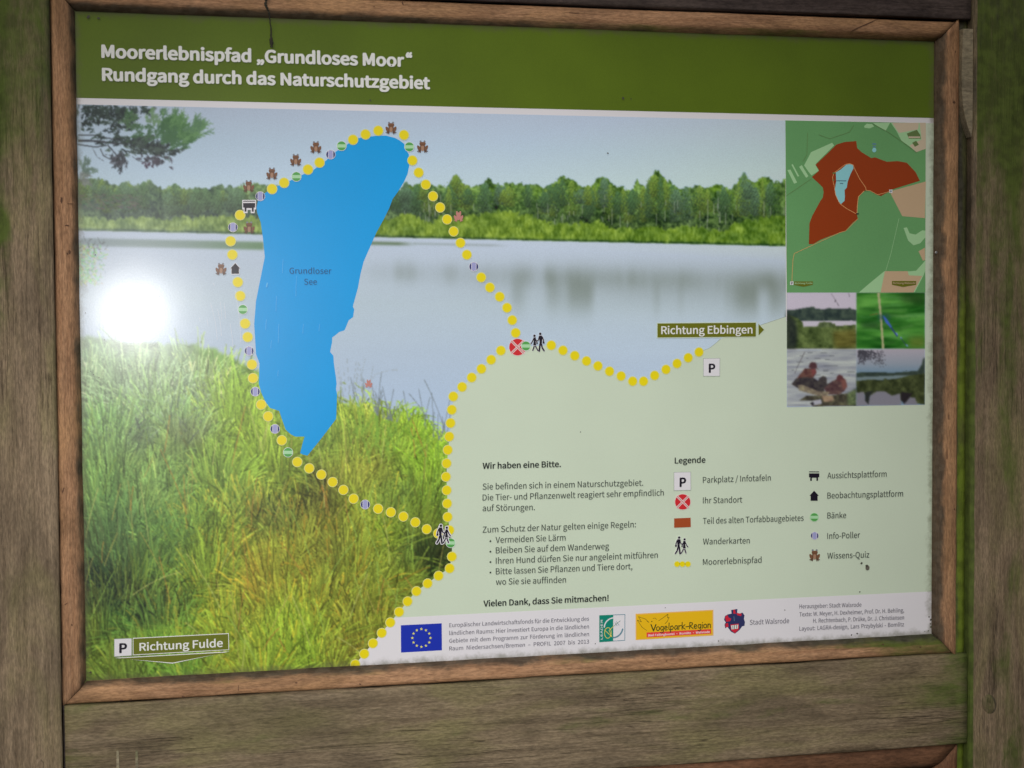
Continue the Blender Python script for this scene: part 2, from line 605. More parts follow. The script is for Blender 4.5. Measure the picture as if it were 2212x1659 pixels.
def knot(name, px, py, z, r, h, mat, parent, moss=0.3, seed=1):
    """raised knot: squashed dome with rings"""
    x, y = U(px, py, z)
    rr = random.Random(seed)
    vs, fs, ms, ss = [], [], [], []
    R, K = 6, 20
    vs.append((0, 0, h * 0.5))
    ms.append(moss * 0.3)
    ss.append(0.1)
    for i in range(1, R + 1):
        t = i / R
        hh = h * (0.5 + 0.5 * math.sin(t * 3.1)) * (1 - t ** 4) - 0.0006 * (i == R)
        for k in range(K):
            a = k / K * 2 * math.pi
            q = r * t * (1 + 0.12 * math.sin(a * 2 + seed) + 0.05 * rr.random())
            vs.append((q * math.cos(a) * 1.15, q * math.sin(a), hh))
            ms.append(moss)
            ss.append(0.55 if i in (4, 5) and math.sin(a) < -0.1 else 0.1)
    for k in range(K):
        fs.append((0, 1 + k, 1 + (k + 1) % K))
    for i in range(R - 1):
        for k in range(K):
            a = 1 + i * K + k
            b2 = 1 + i * K + (k + 1) % K
            fs.append((a, a + K, b2 + K, b2))
    me = bpy.data.meshes.new(name)
    me.from_pydata(vs, [], fs)
    for nm, arr in (('moss', ms), ('stain', ss)):
        at = me.attributes.new(nm, 'FLOAT', 'POINT')
        at.data.foreach_set('value', arr)
    for p in me.polygons:
        p.use_smooth = True
    o = link(name, me, None, (mat,))
    mw = Matrix(((1, 0, 0, 0), (0, 0, -1, 0), (0, 1, 0, 0), (0, 0, 0, 1)))
    o.matrix_world = Matrix.Translation(world(x, y, z)) @ mw @ Matrix.Rotation(math.pi / 2, 4, 'Z')
    bpy.context.view_layer.update()
    o.parent = parent
    o.matrix_parent_inverse = parent.matrix_world.inverted()
    return o


knot('knot', 2137, 1521, 0.0212, 0.014, 0.0022, M_POST, stand, 0.30, 7)
knot('knot', 85, 1654, 0.0214, 0.008, 0.0018, M_POST, stand, 0.15, 8)
for px in (254, 295):
    a, b2 = U(px - 2.5, 1622, 0.017)
    c, d = U(px + 2.5, 1622, 0.017)
    e = U(px, 1690, 0.017)[1]
    o = wedge('scored_line', M_PALE, [(a, e), (c, e), (c + 0.0004, d - 0.02), (c, d), ((a + c) / 2, d + 0.001), (a, b2), (a - 0.0004, b2 - 0.03)], 0.0182, 0.003, stand, 0.35)

# ------------------------------------------------------------------ painting of the printed photographs
rs = np.random.RandomState(7)
S = 0.75
CW, CH = int(2212 * S), int(1659 * S)
canvas = np.zeros((CH, CW, 3), np.float32)


def blur(a, s):
    if s <= 0:
        return a
    r = int(3 * s) + 1
    k = np.exp(-0.5 * (np.arange(-r, r + 1) / s) ** 2)
    k /= k.sum()
    for ax in (0, 1):
        pad = [(0, 0)] * a.ndim
        pad[ax] = (r, r)
        p = np.pad(a, pad, mode='edge')
        out = np.zeros_like(a)
        n = a.shape[ax]
        for i, kv in enumerate(k):
            out += kv * (p[i:i + n] if ax == 0 else p[:, i:i + n])
        a = out
    return a


def fnoise(h, w_, cell, octaves=3, ax=1.0, ay=1.0, seed=0):
    r = np.random.RandomState(seed)
    out = np.zeros((h, w_), np.float32)
    amp, tot = 1.0, 0
    for o_ in range(octaves):
        cx, cy = max(1.0, cell * ax / 2 ** o_), max(1.0, cell * ay / 2 ** o_)
        gh, gw = int(h / cy) + 3, int(w_ / cx) + 3
        g = r.rand(gh, gw).astype(np.float32)
        yy, xx = np.arange(h) / cy, np.arange(w_) / cx
        y0, x0 = yy.astype(int), xx.astype(int)
        fy, fx = (yy - y0)[:, None], (xx - x0)[None]
        fy, fx = fy * fy * (3 - 2 * fy), fx * fx * (3 - 2 * fx)
        v = (g[y0][:, x0] * (1 - fy) + g[y0 + 1][:, x0] * fy) * (1 - fx) + (g[y0][:, x0 + 1] * (1 - fy) + g[y0 + 1][:, x0 + 1] * fy) * fx
        out += amp * v
        tot += amp
        amp *= 0.55
    return out / tot


def polymask(pts, x0, y0, x1, y1):
    """even-odd fill, returns mask on the canvas window"""
    X = (np.arange(x0, x1) + 0.5)[None]
    Y = (np.arange(y0, y1) + 0.5)[:, None]
    m = np.zeros((y1 - y0, x1 - x0), bool)
    P = [(a * S, b2 * S) for a, b2 in pts]
    for i in range(len(P)):
        (ax, ay), (bx, by) = P[i], P[(i + 1) % len(P)]
        if ay == by:
            continue
        c = ((ay > Y) != (by > Y)) & (X < (bx - ax) * (Y - ay) / (by - ay) + ax)
        m ^= c
    return m


def fillpoly(pts, col, soft=0.5, alpha=1.0):
    xs = [p[0] * S for p in pts]
    ys = [p[1] * S for p in pts]
    x0, x1 = max(0, int(min(xs)) - 6), min(CW, int(max(xs)) + 7)
    y0, y1 = max(0, int(min(ys)) - 6), min(CH, int(max(ys)) + 7)
    if x1 <= x0 or y1 <= y0:
        return
    m = polymask(pts, x0, y0, x1, y1).astype(np.float32)
    m = blur(m, soft)[..., None] * alpha
    win = canvas[y0:y1, x0:x1]
    c = np.array(col, np.float32) if not isinstance(col, np.ndarray) or col.ndim == 1 else col[y0:y1, x0:x1]
    win += (c - win) * m


def splat(x, y, col, rad=1):
    """points with colour, later ones win"""
    xi = (x * S).astype(int)
    yi = (y * S).astype(int)
    for dx, dy in ([(0, 0)] if rad == 1 else [(0, 0), (1, 0), (0, 1)] if rad == 2 else [(0, 0), (1, 0), (-1, 0), (0, 1), (0, -1)]):
        xx, yy = xi + dx, yi + dy
        ok = (xx >= 0) & (xx < CW) & (yy >= 0) & (yy < CH)
        a = 1.0 if (dx, dy) == (0, 0) else 0.55
        canvas[yy[ok], xx[ok]] = canvas[yy[ok], xx[ok]] * (1 - a) + col[ok] * a


def line(pts, col, wd=1.0):
    P = np.array(pts, float)
    for i in range(len(P) - 1):
        d = P[i + 1] - P[i]
        ln = max(1e-6, math.hypot(*d))
        n = np.array([-d[1], d[0]]) / ln * wd / 2
        fillpoly([tuple(P[i] + n), tuple(P[i + 1] + n), tuple(P[i + 1] - n), tuple(P[i] - n)], col, 0.4)


YY, XX = np.mgrid[0:CH, 0:CW].astype(np.float32)
DX, DY = XX / S, YY / S


def grad(stops, t):
    t = np.asarray(t)
    xs = [s[0] for s in stops]
    return np.stack([np.interp(t, xs, [s[1][i] for s in stops]) for i in range(3)], -1).astype(np.float32)


# -- sky and water (colours as printed, read at display level)
tilt = 0.0215 * (DX - 170)
yr = DY - tilt                                  # rows levelled with the horizon
canvas[:] = grad([(210, (170, 184, 203)), (300, (172, 193, 211)), (400, (182, 204, 222))], yr)
canvas += (grad([(0, (2, 4, 4)), (600, (0, 0, 0)), (1700, (2, 2, 2))], DX) + 4 * (fnoise(CH, CW, 120, 3, seed=3)[..., None] - 0.5))
water = grad([(497, (180, 194, 212)), (560, (174, 189, 204)), (640, (172, 189, 200)), (760, (167, 185, 203)), (900, (162, 183, 208))], yr)
water += 5 * (fnoise(CH, CW, 60, 4, 5.0, 0.5, seed=8)[..., None] - 0.5)
water_y = 497 + 0.0225 * (DX - 170) + 0.6 * (fnoise(CH, CW, 20, 2, seed=2) - 0.5)
mk = blur((DY > water_y).astype(np.float32), 0.6)[..., None]
canvas = canvas * (1 - mk) + water * mk
# reflections
n1 = fnoise(CH, CW, 46, 4, 1.0, 30.0, seed=5)
band = np.exp(-0.5 * ((yr - 574) / 17) ** 2) * np.clip((n1 - 0.30) * 1.9, 0.22, 0.85) * np.clip((DX - 770) / 40, 0, 1)
band += 0.75 * np.exp(-0.5 * ((yr - 610) / 30) ** 2) * np.clip((fnoise(CH, CW, 38, 2, 1.0, 30.0, seed=15) - 0.5) * 4, 0, 1) * np.clip((DX - 1020) / 150, 0, 1)
band += 0.5 * np.exp(-0.5 * ((yr - 590) / 36) ** 2) * np.clip((DX - 900) / 500, 0, 1)
band = blur(band.astype(np.float32), 2.2)[..., None] * 0.66
canvas = canvas * (1 - band) + np.array((112, 124, 116), np.float32) * band
for x0, x1, yc, hh, a in ((168, 575, 522, 8.5, 0.8), (795, 900, 511, 3.5, 0.9), (890, 1100, 510, 2, 0.35)):
    g = (1 / (1 + np.exp((np.abs(yr - yc) - hh) / 1.2))) * np.clip((DX - x0) / 6, 0, 1) * np.clip((x1 - DX) / (40 if x0 > 200 else 10), 0, 1) * a
    canvas = canvas * (1 - g[..., None]) + grad([(170, (120, 138, 142)), (400, (108, 130, 118)), (575, (84, 120, 72)), (1000, (92, 104, 84))], DX) * g[..., None]
# -- trees
fy = fnoise(CH, CW, 16, 4, seed=21)
fz = fnoise(CH, CW, 7, 3, seed=22)
top_pts = [(166, 386), (195, 380), (215, 384), (240, 392), (262, 396), (276, 386), (288, 398), (305, 392), (325, 384), (338, 398), (352, 404), (368, 398), (383, 394), (392, 406),
           (410, 404), (440, 400), (446, 408), (470, 396), (500, 400), (540, 392), (590, 398), (640, 402), (700, 402), (760, 402), (820, 398), (863, 408), (878, 390), (888, 400), (900, 392), (920, 394),
           (968, 400), (975, 385), (985, 373), (996, 386), (1003, 398), (1043, 396), (1048, 386), (1055, 380), (1064, 396), (1080, 396), (1104, 394), (1120, 392), (1140, 396), (1160, 398), (1170, 402),
           (1182, 400), (1196, 388), (1210, 377), (1226, 380), (1240, 384), (1252, 400), (1262, 402), (1275, 400), (1284, 388), (1300, 378), (1310, 378), (1318, 390), (1330, 400), (1345, 402), (1362, 408),
           (1370, 398), (1376, 380), (1384, 396), (1395, 400), (1406, 380), (1414, 366), (1422, 365), (1430, 374), (1438, 390), (1446, 384), (1454, 396), (1470, 404), (1500, 400), (1520, 402), (1545, 396),
           (1560, 398), (1580, 404), (1590, 392), (1600, 378), (1607, 372), (1614, 380), (1622, 388), (1632, 390), (1640, 380), (1655, 378), (1668, 386), (1685, 392), (1700, 380)]
tx = np.arange(CW) / S
ty = np.interp(tx, [p[0] for p in top_pts], [p[1] for p in top_pts])
edge = ty[None, :] + 3 + 10 * (fz - 0.5) + 12 * (fnoise(CH, CW, 2.6, 2, 1, 1.5, seed=29) - 0.5)
tm = blur(((DY > edge) & (DY < water_y)).astype(np.float32), 0.7)[..., None]
tfr = np.clip((yr - 392) / 100, 0, 1)
treec = grad([(0, (92, 120, 84)), (0.25, (80, 108, 78)), (0.55, (66, 88, 70)), (0.8, (60, 80, 62)), (1, (76, 98, 58))], tfr)
greener = np.clip((DX - 700) / 300, 0, 1)[..., None]
treec = treec * (1 - greener) + treec * np.array((0.86, 0.94, 0.58), np.float32) * greener
vary = (fy - 0.5)[..., None] * np.array((70, 78, 44), np.float32) + (fz - 0.5)[..., None] * np.array((70, 80, 40), np.float32) + (fnoise(CH, CW, 3.2, 2, 1, 1.1, seed=33)[..., None] - 0.5) * np.array((86, 92, 60), np.float32)
treec = treec + vary + (fnoise(CH, CW, 26, 2, 0.5, 3.0, seed=30)[..., None] - 0.5) * 50
brightcrown = np.exp(-((DY - ty[None, :] - 12) / 14) ** 2)[..., None] * np.clip((fnoise(CH, CW, 30, 2, 1, 0.6, seed=31) - 0.4) * 3, 0, 1)[..., None]
treec += brightcrown * np.array((22, 26, -6), np.float32)
glare_veil = np.clip((600 - DX) / 400, 0, 1)[..., None]  # left trees: veil of flash glare mixed into their colour
treec = treec * (1 - 0.28 * glare_veil) + np.array((138, 158, 142), np.float32) * 0.28 * glare_veil
canvas = canvas * (1 - tm) + np.clip(treec, 12, 235) * tm
# each tree of the far wood: its own height, tone and crown of leaf dabs, lit from above
xs_t = np.sort(rs.uniform(168, 1700, 150))
order_t = rs.permutation(150)
for k in order_t:
    cx = xs_t[k]
    tpy = float(np.interp(cx, tx, ty)) + rs.uniform(-1, 16)
    wy = 497 + 0.0225 * (cx - 170)
    hgt = (wy - 22 - tpy) * rs.uniform(0.3, 0.8)
    wid = rs.uniform(9, 21)
    kind = rs.rand()
    base = np.array((104, 128, 46) if kind < 0.35 else (56, 88, 56) if kind < 0.75 else (74, 102, 84), np.float32)
    if cx < 560:
        base = base * 0.62 + np.array((118, 140, 118), np.float32) * 0.38  # same flash glare veil painted into the left crowns
    base = base * 0.7 + np.array((76, 104, 58), np.float32) * 0.3
    nd = 430
    u_ = rs.rand(nd)
    prof = np.sin(np.clip(u_, 0.02, 1) * 2.6) ** 0.7 if kind > 0.2 else u_ ** 0.8
    px_ = cx + rs.normal(0, 0.5, nd) * wid * prof
    py_ = tpy + u_ * hgt
    sh_ = (1.22 - 0.5 * u_ + 0.22 * np.sign(np.sin(px_ * 0.9 + py_ * 0.5 + k)) * rs.rand(nd) + rs.normal(0, 0.1, nd))
    splat(px_, py_, np.clip(base[None] * sh_[:, None], 14, 220).astype(np.float32), 2)
# pale trunks
for i in range(70):
    x = rs.uniform(870, 1695) if i > 14 else rs.uniform(920, 960)
    y0_ = rs.uniform(420, 470)
    line([(x, y0_), (x + rs.uniform(-2, 2), y0_ + rs.uniform(18, 48))], (130, 142, 126), rs.uniform(0.6, 1.2))
# bright bushes along the shore
bt = np.interp(tx, [166, 250, 420, 560, 780, 830, 880, 930, 1000, 1100, 1130, 1190, 1240, 1290, 1330, 1400, 1500, 1560, 1600, 1660, 1700],
               [462, 472, 470, 468, 478, 474, 462, 480, 462, 452, 460, 480, 482, 476, 494, 490, 488, 496, 476, 472, 470])
bedge = bt[None, :] + 16 * (fnoise(CH, CW, 22, 3, seed=41) - 0.5) + 12 * (fz - 0.5) + 14 * (fnoise(CH, CW, 3, 2, 1, 2, seed=44) - 0.5)
bm_ = blur(((DY > bedge) & (DY < water_y - 1)).astype(np.float32), 0.8)[..., None]
bc = grad([(166, (134, 160, 104)), (560, (114, 140, 66)), (900, (106, 134, 42)), (1697, (88, 122, 36))], DX)
bc = bc + (fnoise(CH, CW, 3.5, 2, 0.8, 1.6, seed=43)[..., None] - 0.5) * 66 + (fnoise(CH, CW, 12, 4, seed=42)[..., None] - 0.5) * np.array((100, 95, 50), np.float32)
bc -= (np.exp(-((DY - water_y + 2) / 3.0) ** 2))[..., None] * np.array((50, 50, 10), np.float32)
canvas = canvas * (1 - bm_) + np.clip(bc, 10, 240) * bm_
# shaded bank at the far left
for i in range(260):
    x, y = rs.uniform(168, 300), rs.uniform(420, 452)
    line([(x, y), (x + rs.uniform(-12, 14), y + rs.uniform(-4, 6))], (92 + rs.uniform(-20, 25), 100 + rs.uniform(-20, 25), 92), 1.2)
for i in range(500):
    x = 168 + abs(rs.normal(0, 26))
    y = rs.uniform(528, 612)
    if x > 228:
        continue
    line([(x, y), (x + rs.uniform(-7, 7), y + rs.uniform(-5, 7))], (150 + rs.uniform(-50, 40), 186 + rs.uniform(-40, 30), 140 + rs.uniform(-40, 30)), rs.uniform(1, 2.4))
for i in range(26):
    x, y = rs.uniform(168, 235), rs.uniform(518, 550)
    line([(x, y), (x + rs.uniform(-10, 12), y - rs.uniform(2, 16))], (70, 74, 74), 0.8)


# pine branch hanging in from the top left
def bz(p):
    return (162 + p[0] * 0.1367, 216 + p[1] * 0.1367)


def needles(cx, cy, sx, sy, n, ang, spread, ln, c1, c2):
    """shoots, each a spray of fine needles"""
    for _ in range(max(3, int(n / 6))):
        x, y = rs.normal(cx, sx), rs.normal(cy, sy)
        a0 = math.radians(ang + rs.normal(0, spread * 0.6))
        tone = rs.rand()
        p = bz((x, y))
        lead = ln * rs.uniform(0.8, 1.7)
        if p[1] > 228 + 0.0215 * (p[0] - 168):
            line([p, (p[0] + lead * math.cos(a0), p[1] - lead * math.sin(a0))], [v * 0.8 for v in c1], 0.9)
        for k in range(13):
            u_ = k / 13
            b0 = (p[0] + lead * u_ * math.cos(a0), p[1] - lead * u_ * math.sin(a0))
            a = a0 + (1 if k % 2 else -1) * math.radians(rs.uniform(10, 36))
            l = ln * rs.uniform(0.5, 1.1)
            q = (b0[0] + l * math.cos(a), b0[1] - l * math.sin(a))
            t = min(1, max(0, tone + rs.normal(0, 0.2)))
            if min(b0[1], q[1]) < 226 + 0.0215 * (p[0] - 168):
                continue
            line([b0, q], [c1[i_] * (1 - t) + c2[i_] * t for i_ in range(3)], rs.uniform(0.6, 1.1))


for pts, wd in (([(40, 640), (300, 650), (700, 690), (1000, 640), (1250, 560)], 5.0), ([(40, 560), (300, 560), (560, 610), (800, 660)], 2.6),
                ([(40, 700), (320, 745), (520, 715), (640, 850), (700, 980)], 2.6), ([(280, 770), (350, 900), (450, 960)], 1.0),
                ([(400, 770), (450, 880), (560, 940), (640, 930)], 2.0), ([(470, 860), (600, 880)], 1.0), ([(620, 960), (650, 1080)], 1.2),
                ([(900, 890), (1000, 960), (1100, 980)], 1.2), ([(1250, 560), (1500, 480), (1800, 500)], 1.6), ([(1180, 420), (1200, 250), (1240, 130)], 1.0)):
    line([bz(p) for p in pts], (66, 72, 80), wd)
D1, D2, G1, G2 = (28, 38, 42), (60, 80, 70), (62, 102, 62), (104, 146, 92)
needles(300, 180, 190, 80, 420, 20, 70, 9, D1, D2)
needles(680, 300, 150, 110, 460, 30, 70, 9, D1, D2)
needles(250, 360, 140, 90, 160, 20, 70, 7, D1, D2)
needles(1000, 150, 110, 50, 120, 20, 70, 7, D1, D2)
needles(830, 340, 70, 90, 150, 60, 50, 8, (84, 110, 82), G1)
needles(560, 620, 160, 60, 220, 10, 60, 8, D1, D2)
needles(1060, 620, 110, 90, 260, 40, 50, 9, (70, 100, 76), G1)
needles(1000, 740, 200, 60, 330, 10, 60, 9, D1, (84, 104, 92))
needles(1230, 810, 180, 50, 330, 5, 50, 9, D1, (80, 98, 88))
needles(1430, 480, 90, 90, 330, 50, 40, 11, (62, 98, 70), G1)
needles(1560, 420, 90, 70, 260, 60, 35, 12, G1, G2)
needles(1560, 640, 130, 70, 420, 35, 40, 11, (72, 108, 78), G1)
needles(1720, 590, 90, 50, 240, 35, 35, 11, G1, G2)
needles(1900, 480, 60, 50, 170, 45, 35, 14, (80, 116, 88), G2)
needles(720, 930, 60, 70, 170, 250, 50, 8, D1, (90, 90, 100))
needles(1230, 930, 90, 40, 200, 300, 60, 6, (52, 54, 62), (84, 80, 92))
needles(1120, 1010, 30, 15, 60, 300, 60, 4, (66, 54, 70), (90, 76, 92))
needles(1240, 120, 18, 18, 40, 300, 90, 3, (70, 60, 90), (80, 70, 100))
needles(1210, 330, 50, 60, 110, 60, 40, 9, (110, 136, 116), G2)
needles(160, 1120, 50, 60, 150, 30, 60, 8, (84, 106, 100), (110, 136, 120))
needles(90, 1270, 40, 60, 90, 30, 60, 8, (110, 118, 118), (130, 140, 130))

# -- the bog grass in front
gtop = [(160, 705), (200, 700), (250, 712), (345, 717), (425, 722), (475, 735), (512, 757), (553, 775), (600, 800), (728, 838), (760, 855), (793, 875), (818, 900), (853, 912),
        (890, 907), (915, 917), (928, 937), (953, 955), (970, 985), (1010, 1010)]
gy = np.interp(tx, [p[0] for p in gtop], [p[1] for p in gtop])
gm = blur((DY > gy[None, :] + 24 + 16 * (fnoise(CH, CW, 10, 3, 0.5, 2, seed=51) - 0.5)).astype(np.float32), 2.0)[..., None]
cen = [  # x, y, reach, colour; flash glare painted into the pale upper left
    (200, 760, 90, (150, 184, 140)), (340, 800, 90, (160, 190, 150)), (470, 790, 70, (128, 172, 84)), (300, 840, 80, (128, 160, 118)), (420, 860, 70, (120, 152, 112)),
    (400, 925, 38, (86, 92, 84)), (300, 945, 40, (92, 108, 92)), (230, 930, 60, (112, 150, 96)), (520, 860, 70, (134, 176, 56)), (540, 960, 80, (128, 166, 50)),
    (340, 1010, 90, (112, 142, 80)), (450, 1060, 90, (110, 146, 62)), (230, 1060, 80, (104, 150, 78)), (240, 1150, 80, (92, 128, 72)), (360, 1130, 60, (98, 138, 70)),
    (240, 1240, 56, (34, 48, 40)), (215, 1290, 56, (26, 38, 38)), (320, 1290, 50, (34, 48, 38)), (330, 1220, 70, (92, 126, 52)), (470, 1200, 80, (112, 136, 48)),
    (600, 1040, 60, (122, 150, 52)), (590, 1110, 60, (52, 70, 42)), (690, 1080, 60, (62, 64, 36)), (700, 1140, 60, (104, 110, 42)), (620, 1200, 80, (118, 122, 44)),
    (780, 890, 60, (140, 172, 62)), (860, 950, 80, (124, 176, 46)), (790, 980, 90, (138, 154, 60)), (900, 990, 60, (126, 178, 42)), (740, 940, 60, (118, 162, 66)),
    (850, 1060, 80, (104, 134, 58)), (930, 1060, 50, (110, 152, 40)), (800, 1010, 60, (150, 148, 62)), (760, 1110, 60, (122, 138, 44)), (900, 1100, 50, (112, 140, 40)),
    (830, 1150, 60, (118, 150, 40)), (880, 1190, 46, (62, 88, 40)), (925, 1210, 50, (34, 56, 26)), (780, 1210, 70, (122, 138, 44)), (880, 1250, 50, (92, 110, 34)),
    (560, 1260, 80, (160, 140, 52)), (680, 1260, 90, (130, 134, 46)), (500, 1300, 70, (110, 138, 44)), (620, 1330, 80, (114, 146, 42)), (760, 1320, 80, (112, 128, 40)),
    (430, 1340, 60, (120, 154, 44)), (390, 1310, 46, (58, 78, 36)), (240, 1340, 40, (58, 96, 46)), (200, 1340, 30, (96, 120, 46)), (260, 1430, 60, (98, 118, 40)),
    (370, 1430, 70, (106, 150, 50)), (500, 1420, 80, (122, 144, 44)), (640, 1420, 80, (116, 152, 42)), (730, 1410, 60, (124, 124, 44)), (700, 1180, 50, (86, 92, 40))]
wsum = np.full((CH // 4 + 1, CW // 4 + 1), 1e-6, np.float32)
csum = np.zeros((CH // 4 + 1, CW // 4 + 1, 3), np.float32)
qy, qx = np.mgrid[0:CH // 4 + 1, 0:CW // 4 + 1].astype(np.float32)
qy, qx = qy * 4 / S, qx * 4 / S
for cx, cy, rch, c in cen:
    ww = np.exp(-((qx - cx) ** 2 + (qy - cy) ** 2) / (0.34 * rch * rch)) + 1e-5 * np.exp(-((qx - cx) ** 2 + (qy - cy) ** 2) / (60 * rch * rch))
    wsum += ww
    csum += ww[..., None] * np.array(c, np.float32)
gcol = csum / wsum[..., None]


def gcolor(x, y):
    i = np.clip((y * S / 4).astype(int), 0, gcol.shape[0] - 1)
    j = np.clip((x * S / 4).astype(int), 0, gcol.shape[1] - 1)
    return gcol[i, j]


under = gcolor(DX.ravel(), DY.ravel()).reshape(CH, CW, 3)
under = blur(under, 4) * (0.62 + 0.5 * fnoise(CH, CW, 14, 4, seed=61))[..., None]
canvas = canvas * (1 - gm) + under * gm
tufts = [(300, 880, 150), (430, 860, 130), (190, 850, 110), (560, 930, 150), (230, 1000, 120), (340, 1090, 120), (470, 1060, 130), (620, 1010, 130), (790, 1000, 150),
         (880, 1010, 110), (940, 1080, 90), (740, 1090, 130), (240, 1180, 130), (400, 1200, 130), (560, 1170, 150), (660, 1200, 150), (820, 1160, 130), (910, 1180, 100),
         (300, 1260, 120), (450, 1290, 130), (600, 1290, 150), (760, 1290, 140), (870, 1270, 90), (220, 1360, 110), (360, 1380, 120), (500, 1390, 120), (640, 1400, 130), (740, 1400, 110),
         (280, 1480, 120), (420, 1490, 130), (560, 1490, 130), (700, 1480, 120)]
for i in range(46):
    x0_, y0_ = rs.uniform(180, 960), rs.uniform(900, 1480)
    tufts.append((x0_, y0_, rs.uniform(90, 170)))
tufts.sort(key=lambda t: t[1])


def blade(bx_, by_, lean_, L1, droop_, c0, br, wide):
    t = np.linspace(0, 1, int(18 + L1 * S * 1.4))
    a = math.radians(lean_)
    sg = 1 if lean_ > 0 else -1
    x = bx_ + L1 * math.sin(a) * t + sg * droop_ * 0.35 * t * t
    y = by_ - L1 * math.cos(a) * t + droop_ * t * t
    c = gcolor(x, y) * 0.42 + gcolor(x[:1], y[:1]) * 0.42 + c0 * 0.16
    lim = np.interp(x, [p[0] for p in gtop], [p[1] for p in gtop])
    ok = y > lim + 16 - (58 * t * abs(math.sin(bx_ * 12.9 + by_ * 7.1)) ** 1.5) - (8 if wide == 1 else 0)
    if bx_ < 480 and by_ < 960:
        c = c * 0.68 + np.array((168, 184, 164)) * 0.32  # haze of the flash glare painted into the upper left blades
    c = c * 0.88 + c.mean(axis=1, keepdims=True) * 0.12
    c = c * (br * (0.70 + 0.52 * t))[:, None] * (np.array((1.0, 1.03, 0.94)) if bx_ < 430 else np.array((1.05, 1.03, 0.88)))
    splat(x[ok], y[ok], np.clip(c[ok], 8, 240).astype(np.float32), wide)


for (bx, by, rch) in tufts:
    # filling of short blades
    for i in range(260):
        x0_, y0_ = bx + rs.normal(0, rch * 0.5), by + rs.normal(0, rch * 0.3)
        blade(x0_, y0_, rs.normal(0, 30), rch * rs.uniform(0.15, 0.4), 4, gcolor(np.array([x0_]), np.array([y0_]))[0], rs.normal(0.86, 0.14), 2)
    # the tussock itself: long blades fanning out and arching over
    tint = np.array([(128, 160, 70), (112, 150, 76), (150, 150, 66), (104, 140, 60)][rs.randint(4)], np.float32)
    wind = rs.normal(0, 18)
    ang = np.clip(rs.normal(wind, 40, 400), -84, 84)
    for k, a in enumerate(ang[np.argsort(-np.abs(ang))]):
        L1 = rch * rs.uniform(0.6, 1.4)
        x0_ = bx + a / 78 * rch * 0.2 + rs.normal(0, rch * 0.15)
        y0_ = by + rch * 0.30 + rs.normal(0, rch * 0.10)
        dr = abs(math.sin(math.radians(a))) * L1 * rs.uniform(0.45, 0.95) + 2
        br = rs.normal(1.0, 0.17)
        hue = rs.rand()
        c0 = np.array((236, 110, 30), np.float32) * 1.3 if (hue < 0.13 and by > 1130 and 330 < bx < 860) else np.array((186, 140, 62), np.float32) if hue < 0.10 else np.array((190, 204, 110), np.float32) if hue < 0.2 else tint
        if hue > 0.88:
            br *= 0.66
        blade(x0_, y0_, a + rs.normal(0, 5), L1, dr, c0, br, 2 if rs.rand() < 0.35 else 1)
# long straws, seed heads
for i in range(330):
    if 120 < i <= 260:
        continue
    x0_, y0_ = rs.uniform(170, 960), rs.uniform(960, 1470)
    if i > 260:
        x0_, y0_ = rs.uniform(760, 965), rs.uniform(930, 1000)
    l = rs.uniform(40, 150)
    a = rs.normal(0, 17)
    t = np.linspace(0, 1, 150)
    x = x0_ + l * math.sin(math.radians(a)) * t + rs.normal(0, 6) * t * t
    y = y0_ - l * math.cos(math.radians(a)) * t + abs(a) * 0.5 * t * t
    col = np.array([(160, 154, 80), (140, 176, 80), (170, 128, 60), (178, 184, 106), (120, 150, 60)][rs.randint(5)], np.float32)
    lim = np.interp(x, [p[0] for p in gtop], [p[1] for p in gtop])
    if i > 260:
        col = np.where((y < lim)[:, None], np.array((112, 124, 132), np.float32), np.array((120, 160, 60), np.float32))
        splat(x, y, col.astype(np.float32) * np.ones((150, 1), np.float32), 1)
    else:
        ok = y > lim
        splat(x[ok], y[ok], (col * np.ones((150, 1), np.float32))[ok], 1)
for i in range(22):
    x0_ = rs.uniform(735, 800)
    y0_ = rs.uniform(835, 880)
    line([(x0_, y0_), (x0_ + rs.uniform(-14, 20), y0_ - rs.uniform(25, 75))], (140, 152, 156), 0.7)
line([(796 - 2, 829), (812, 808), (840, 800), (860, 799)], (150, 160, 164), 0.8)
line([(793, 834), (795, 812)], (150, 160, 164), 0.8)


# -- four small photographs
def q(zx, zy):
    return (1690.2 + zx * 0.15948, 626.4 + zy * 0.15948)


def qpoly(pts, c, soft=0.7, a=1.0):
    fillpoly([q(*p) for p in pts], c, soft, a)


def tex(c, amp, cell, seed, ax=1, ay=1):
    return np.clip(np.array(c, np.float32) + amp * 2 * (fnoise(CH, CW, cell, 3, ax, ay, seed=seed)[..., None] - 0.5) * np.array((1, 1.05, 0.7), np.float32), 4, 240)


# 1 lake behind bushes
qpoly([(50, 35), (1000, 35), (1000, 800), (50, 810)], (178, 172, 186))
qpoly([(50, 265), (150, 268), (220, 255), (340, 235), (420, 225), (440, 250), (560, 262), (620, 242), (700, 255), (880, 255), (900, 235), (940, 262), (1000, 268), (1000, 420), (50, 420)], tex((50, 64, 58), 26, 7, 70), 0.8)
qpoly([(270, 430), (940, 415), (980, 470), (270, 500)], (176, 172, 184), 0.6)
qpoly([(50, 330), (200, 380), (270, 440), (280, 500), (480, 490), (600, 470), (700, 455), (720, 490), (990, 470), (1000, 800), (50, 800)], tex((68, 84, 44), 44, 8, 71), 0.8)
qpoly([(50, 300), (180, 420), (200, 600), (180, 800), (50, 800)], tex((36, 44, 38), 20, 7, 72), 2.5)
qpoly([(480, 470), (500, 440), (560, 430), (660, 440), (700, 500), (480, 510)], tex((78, 92, 60), 34, 5, 73), 0.8)
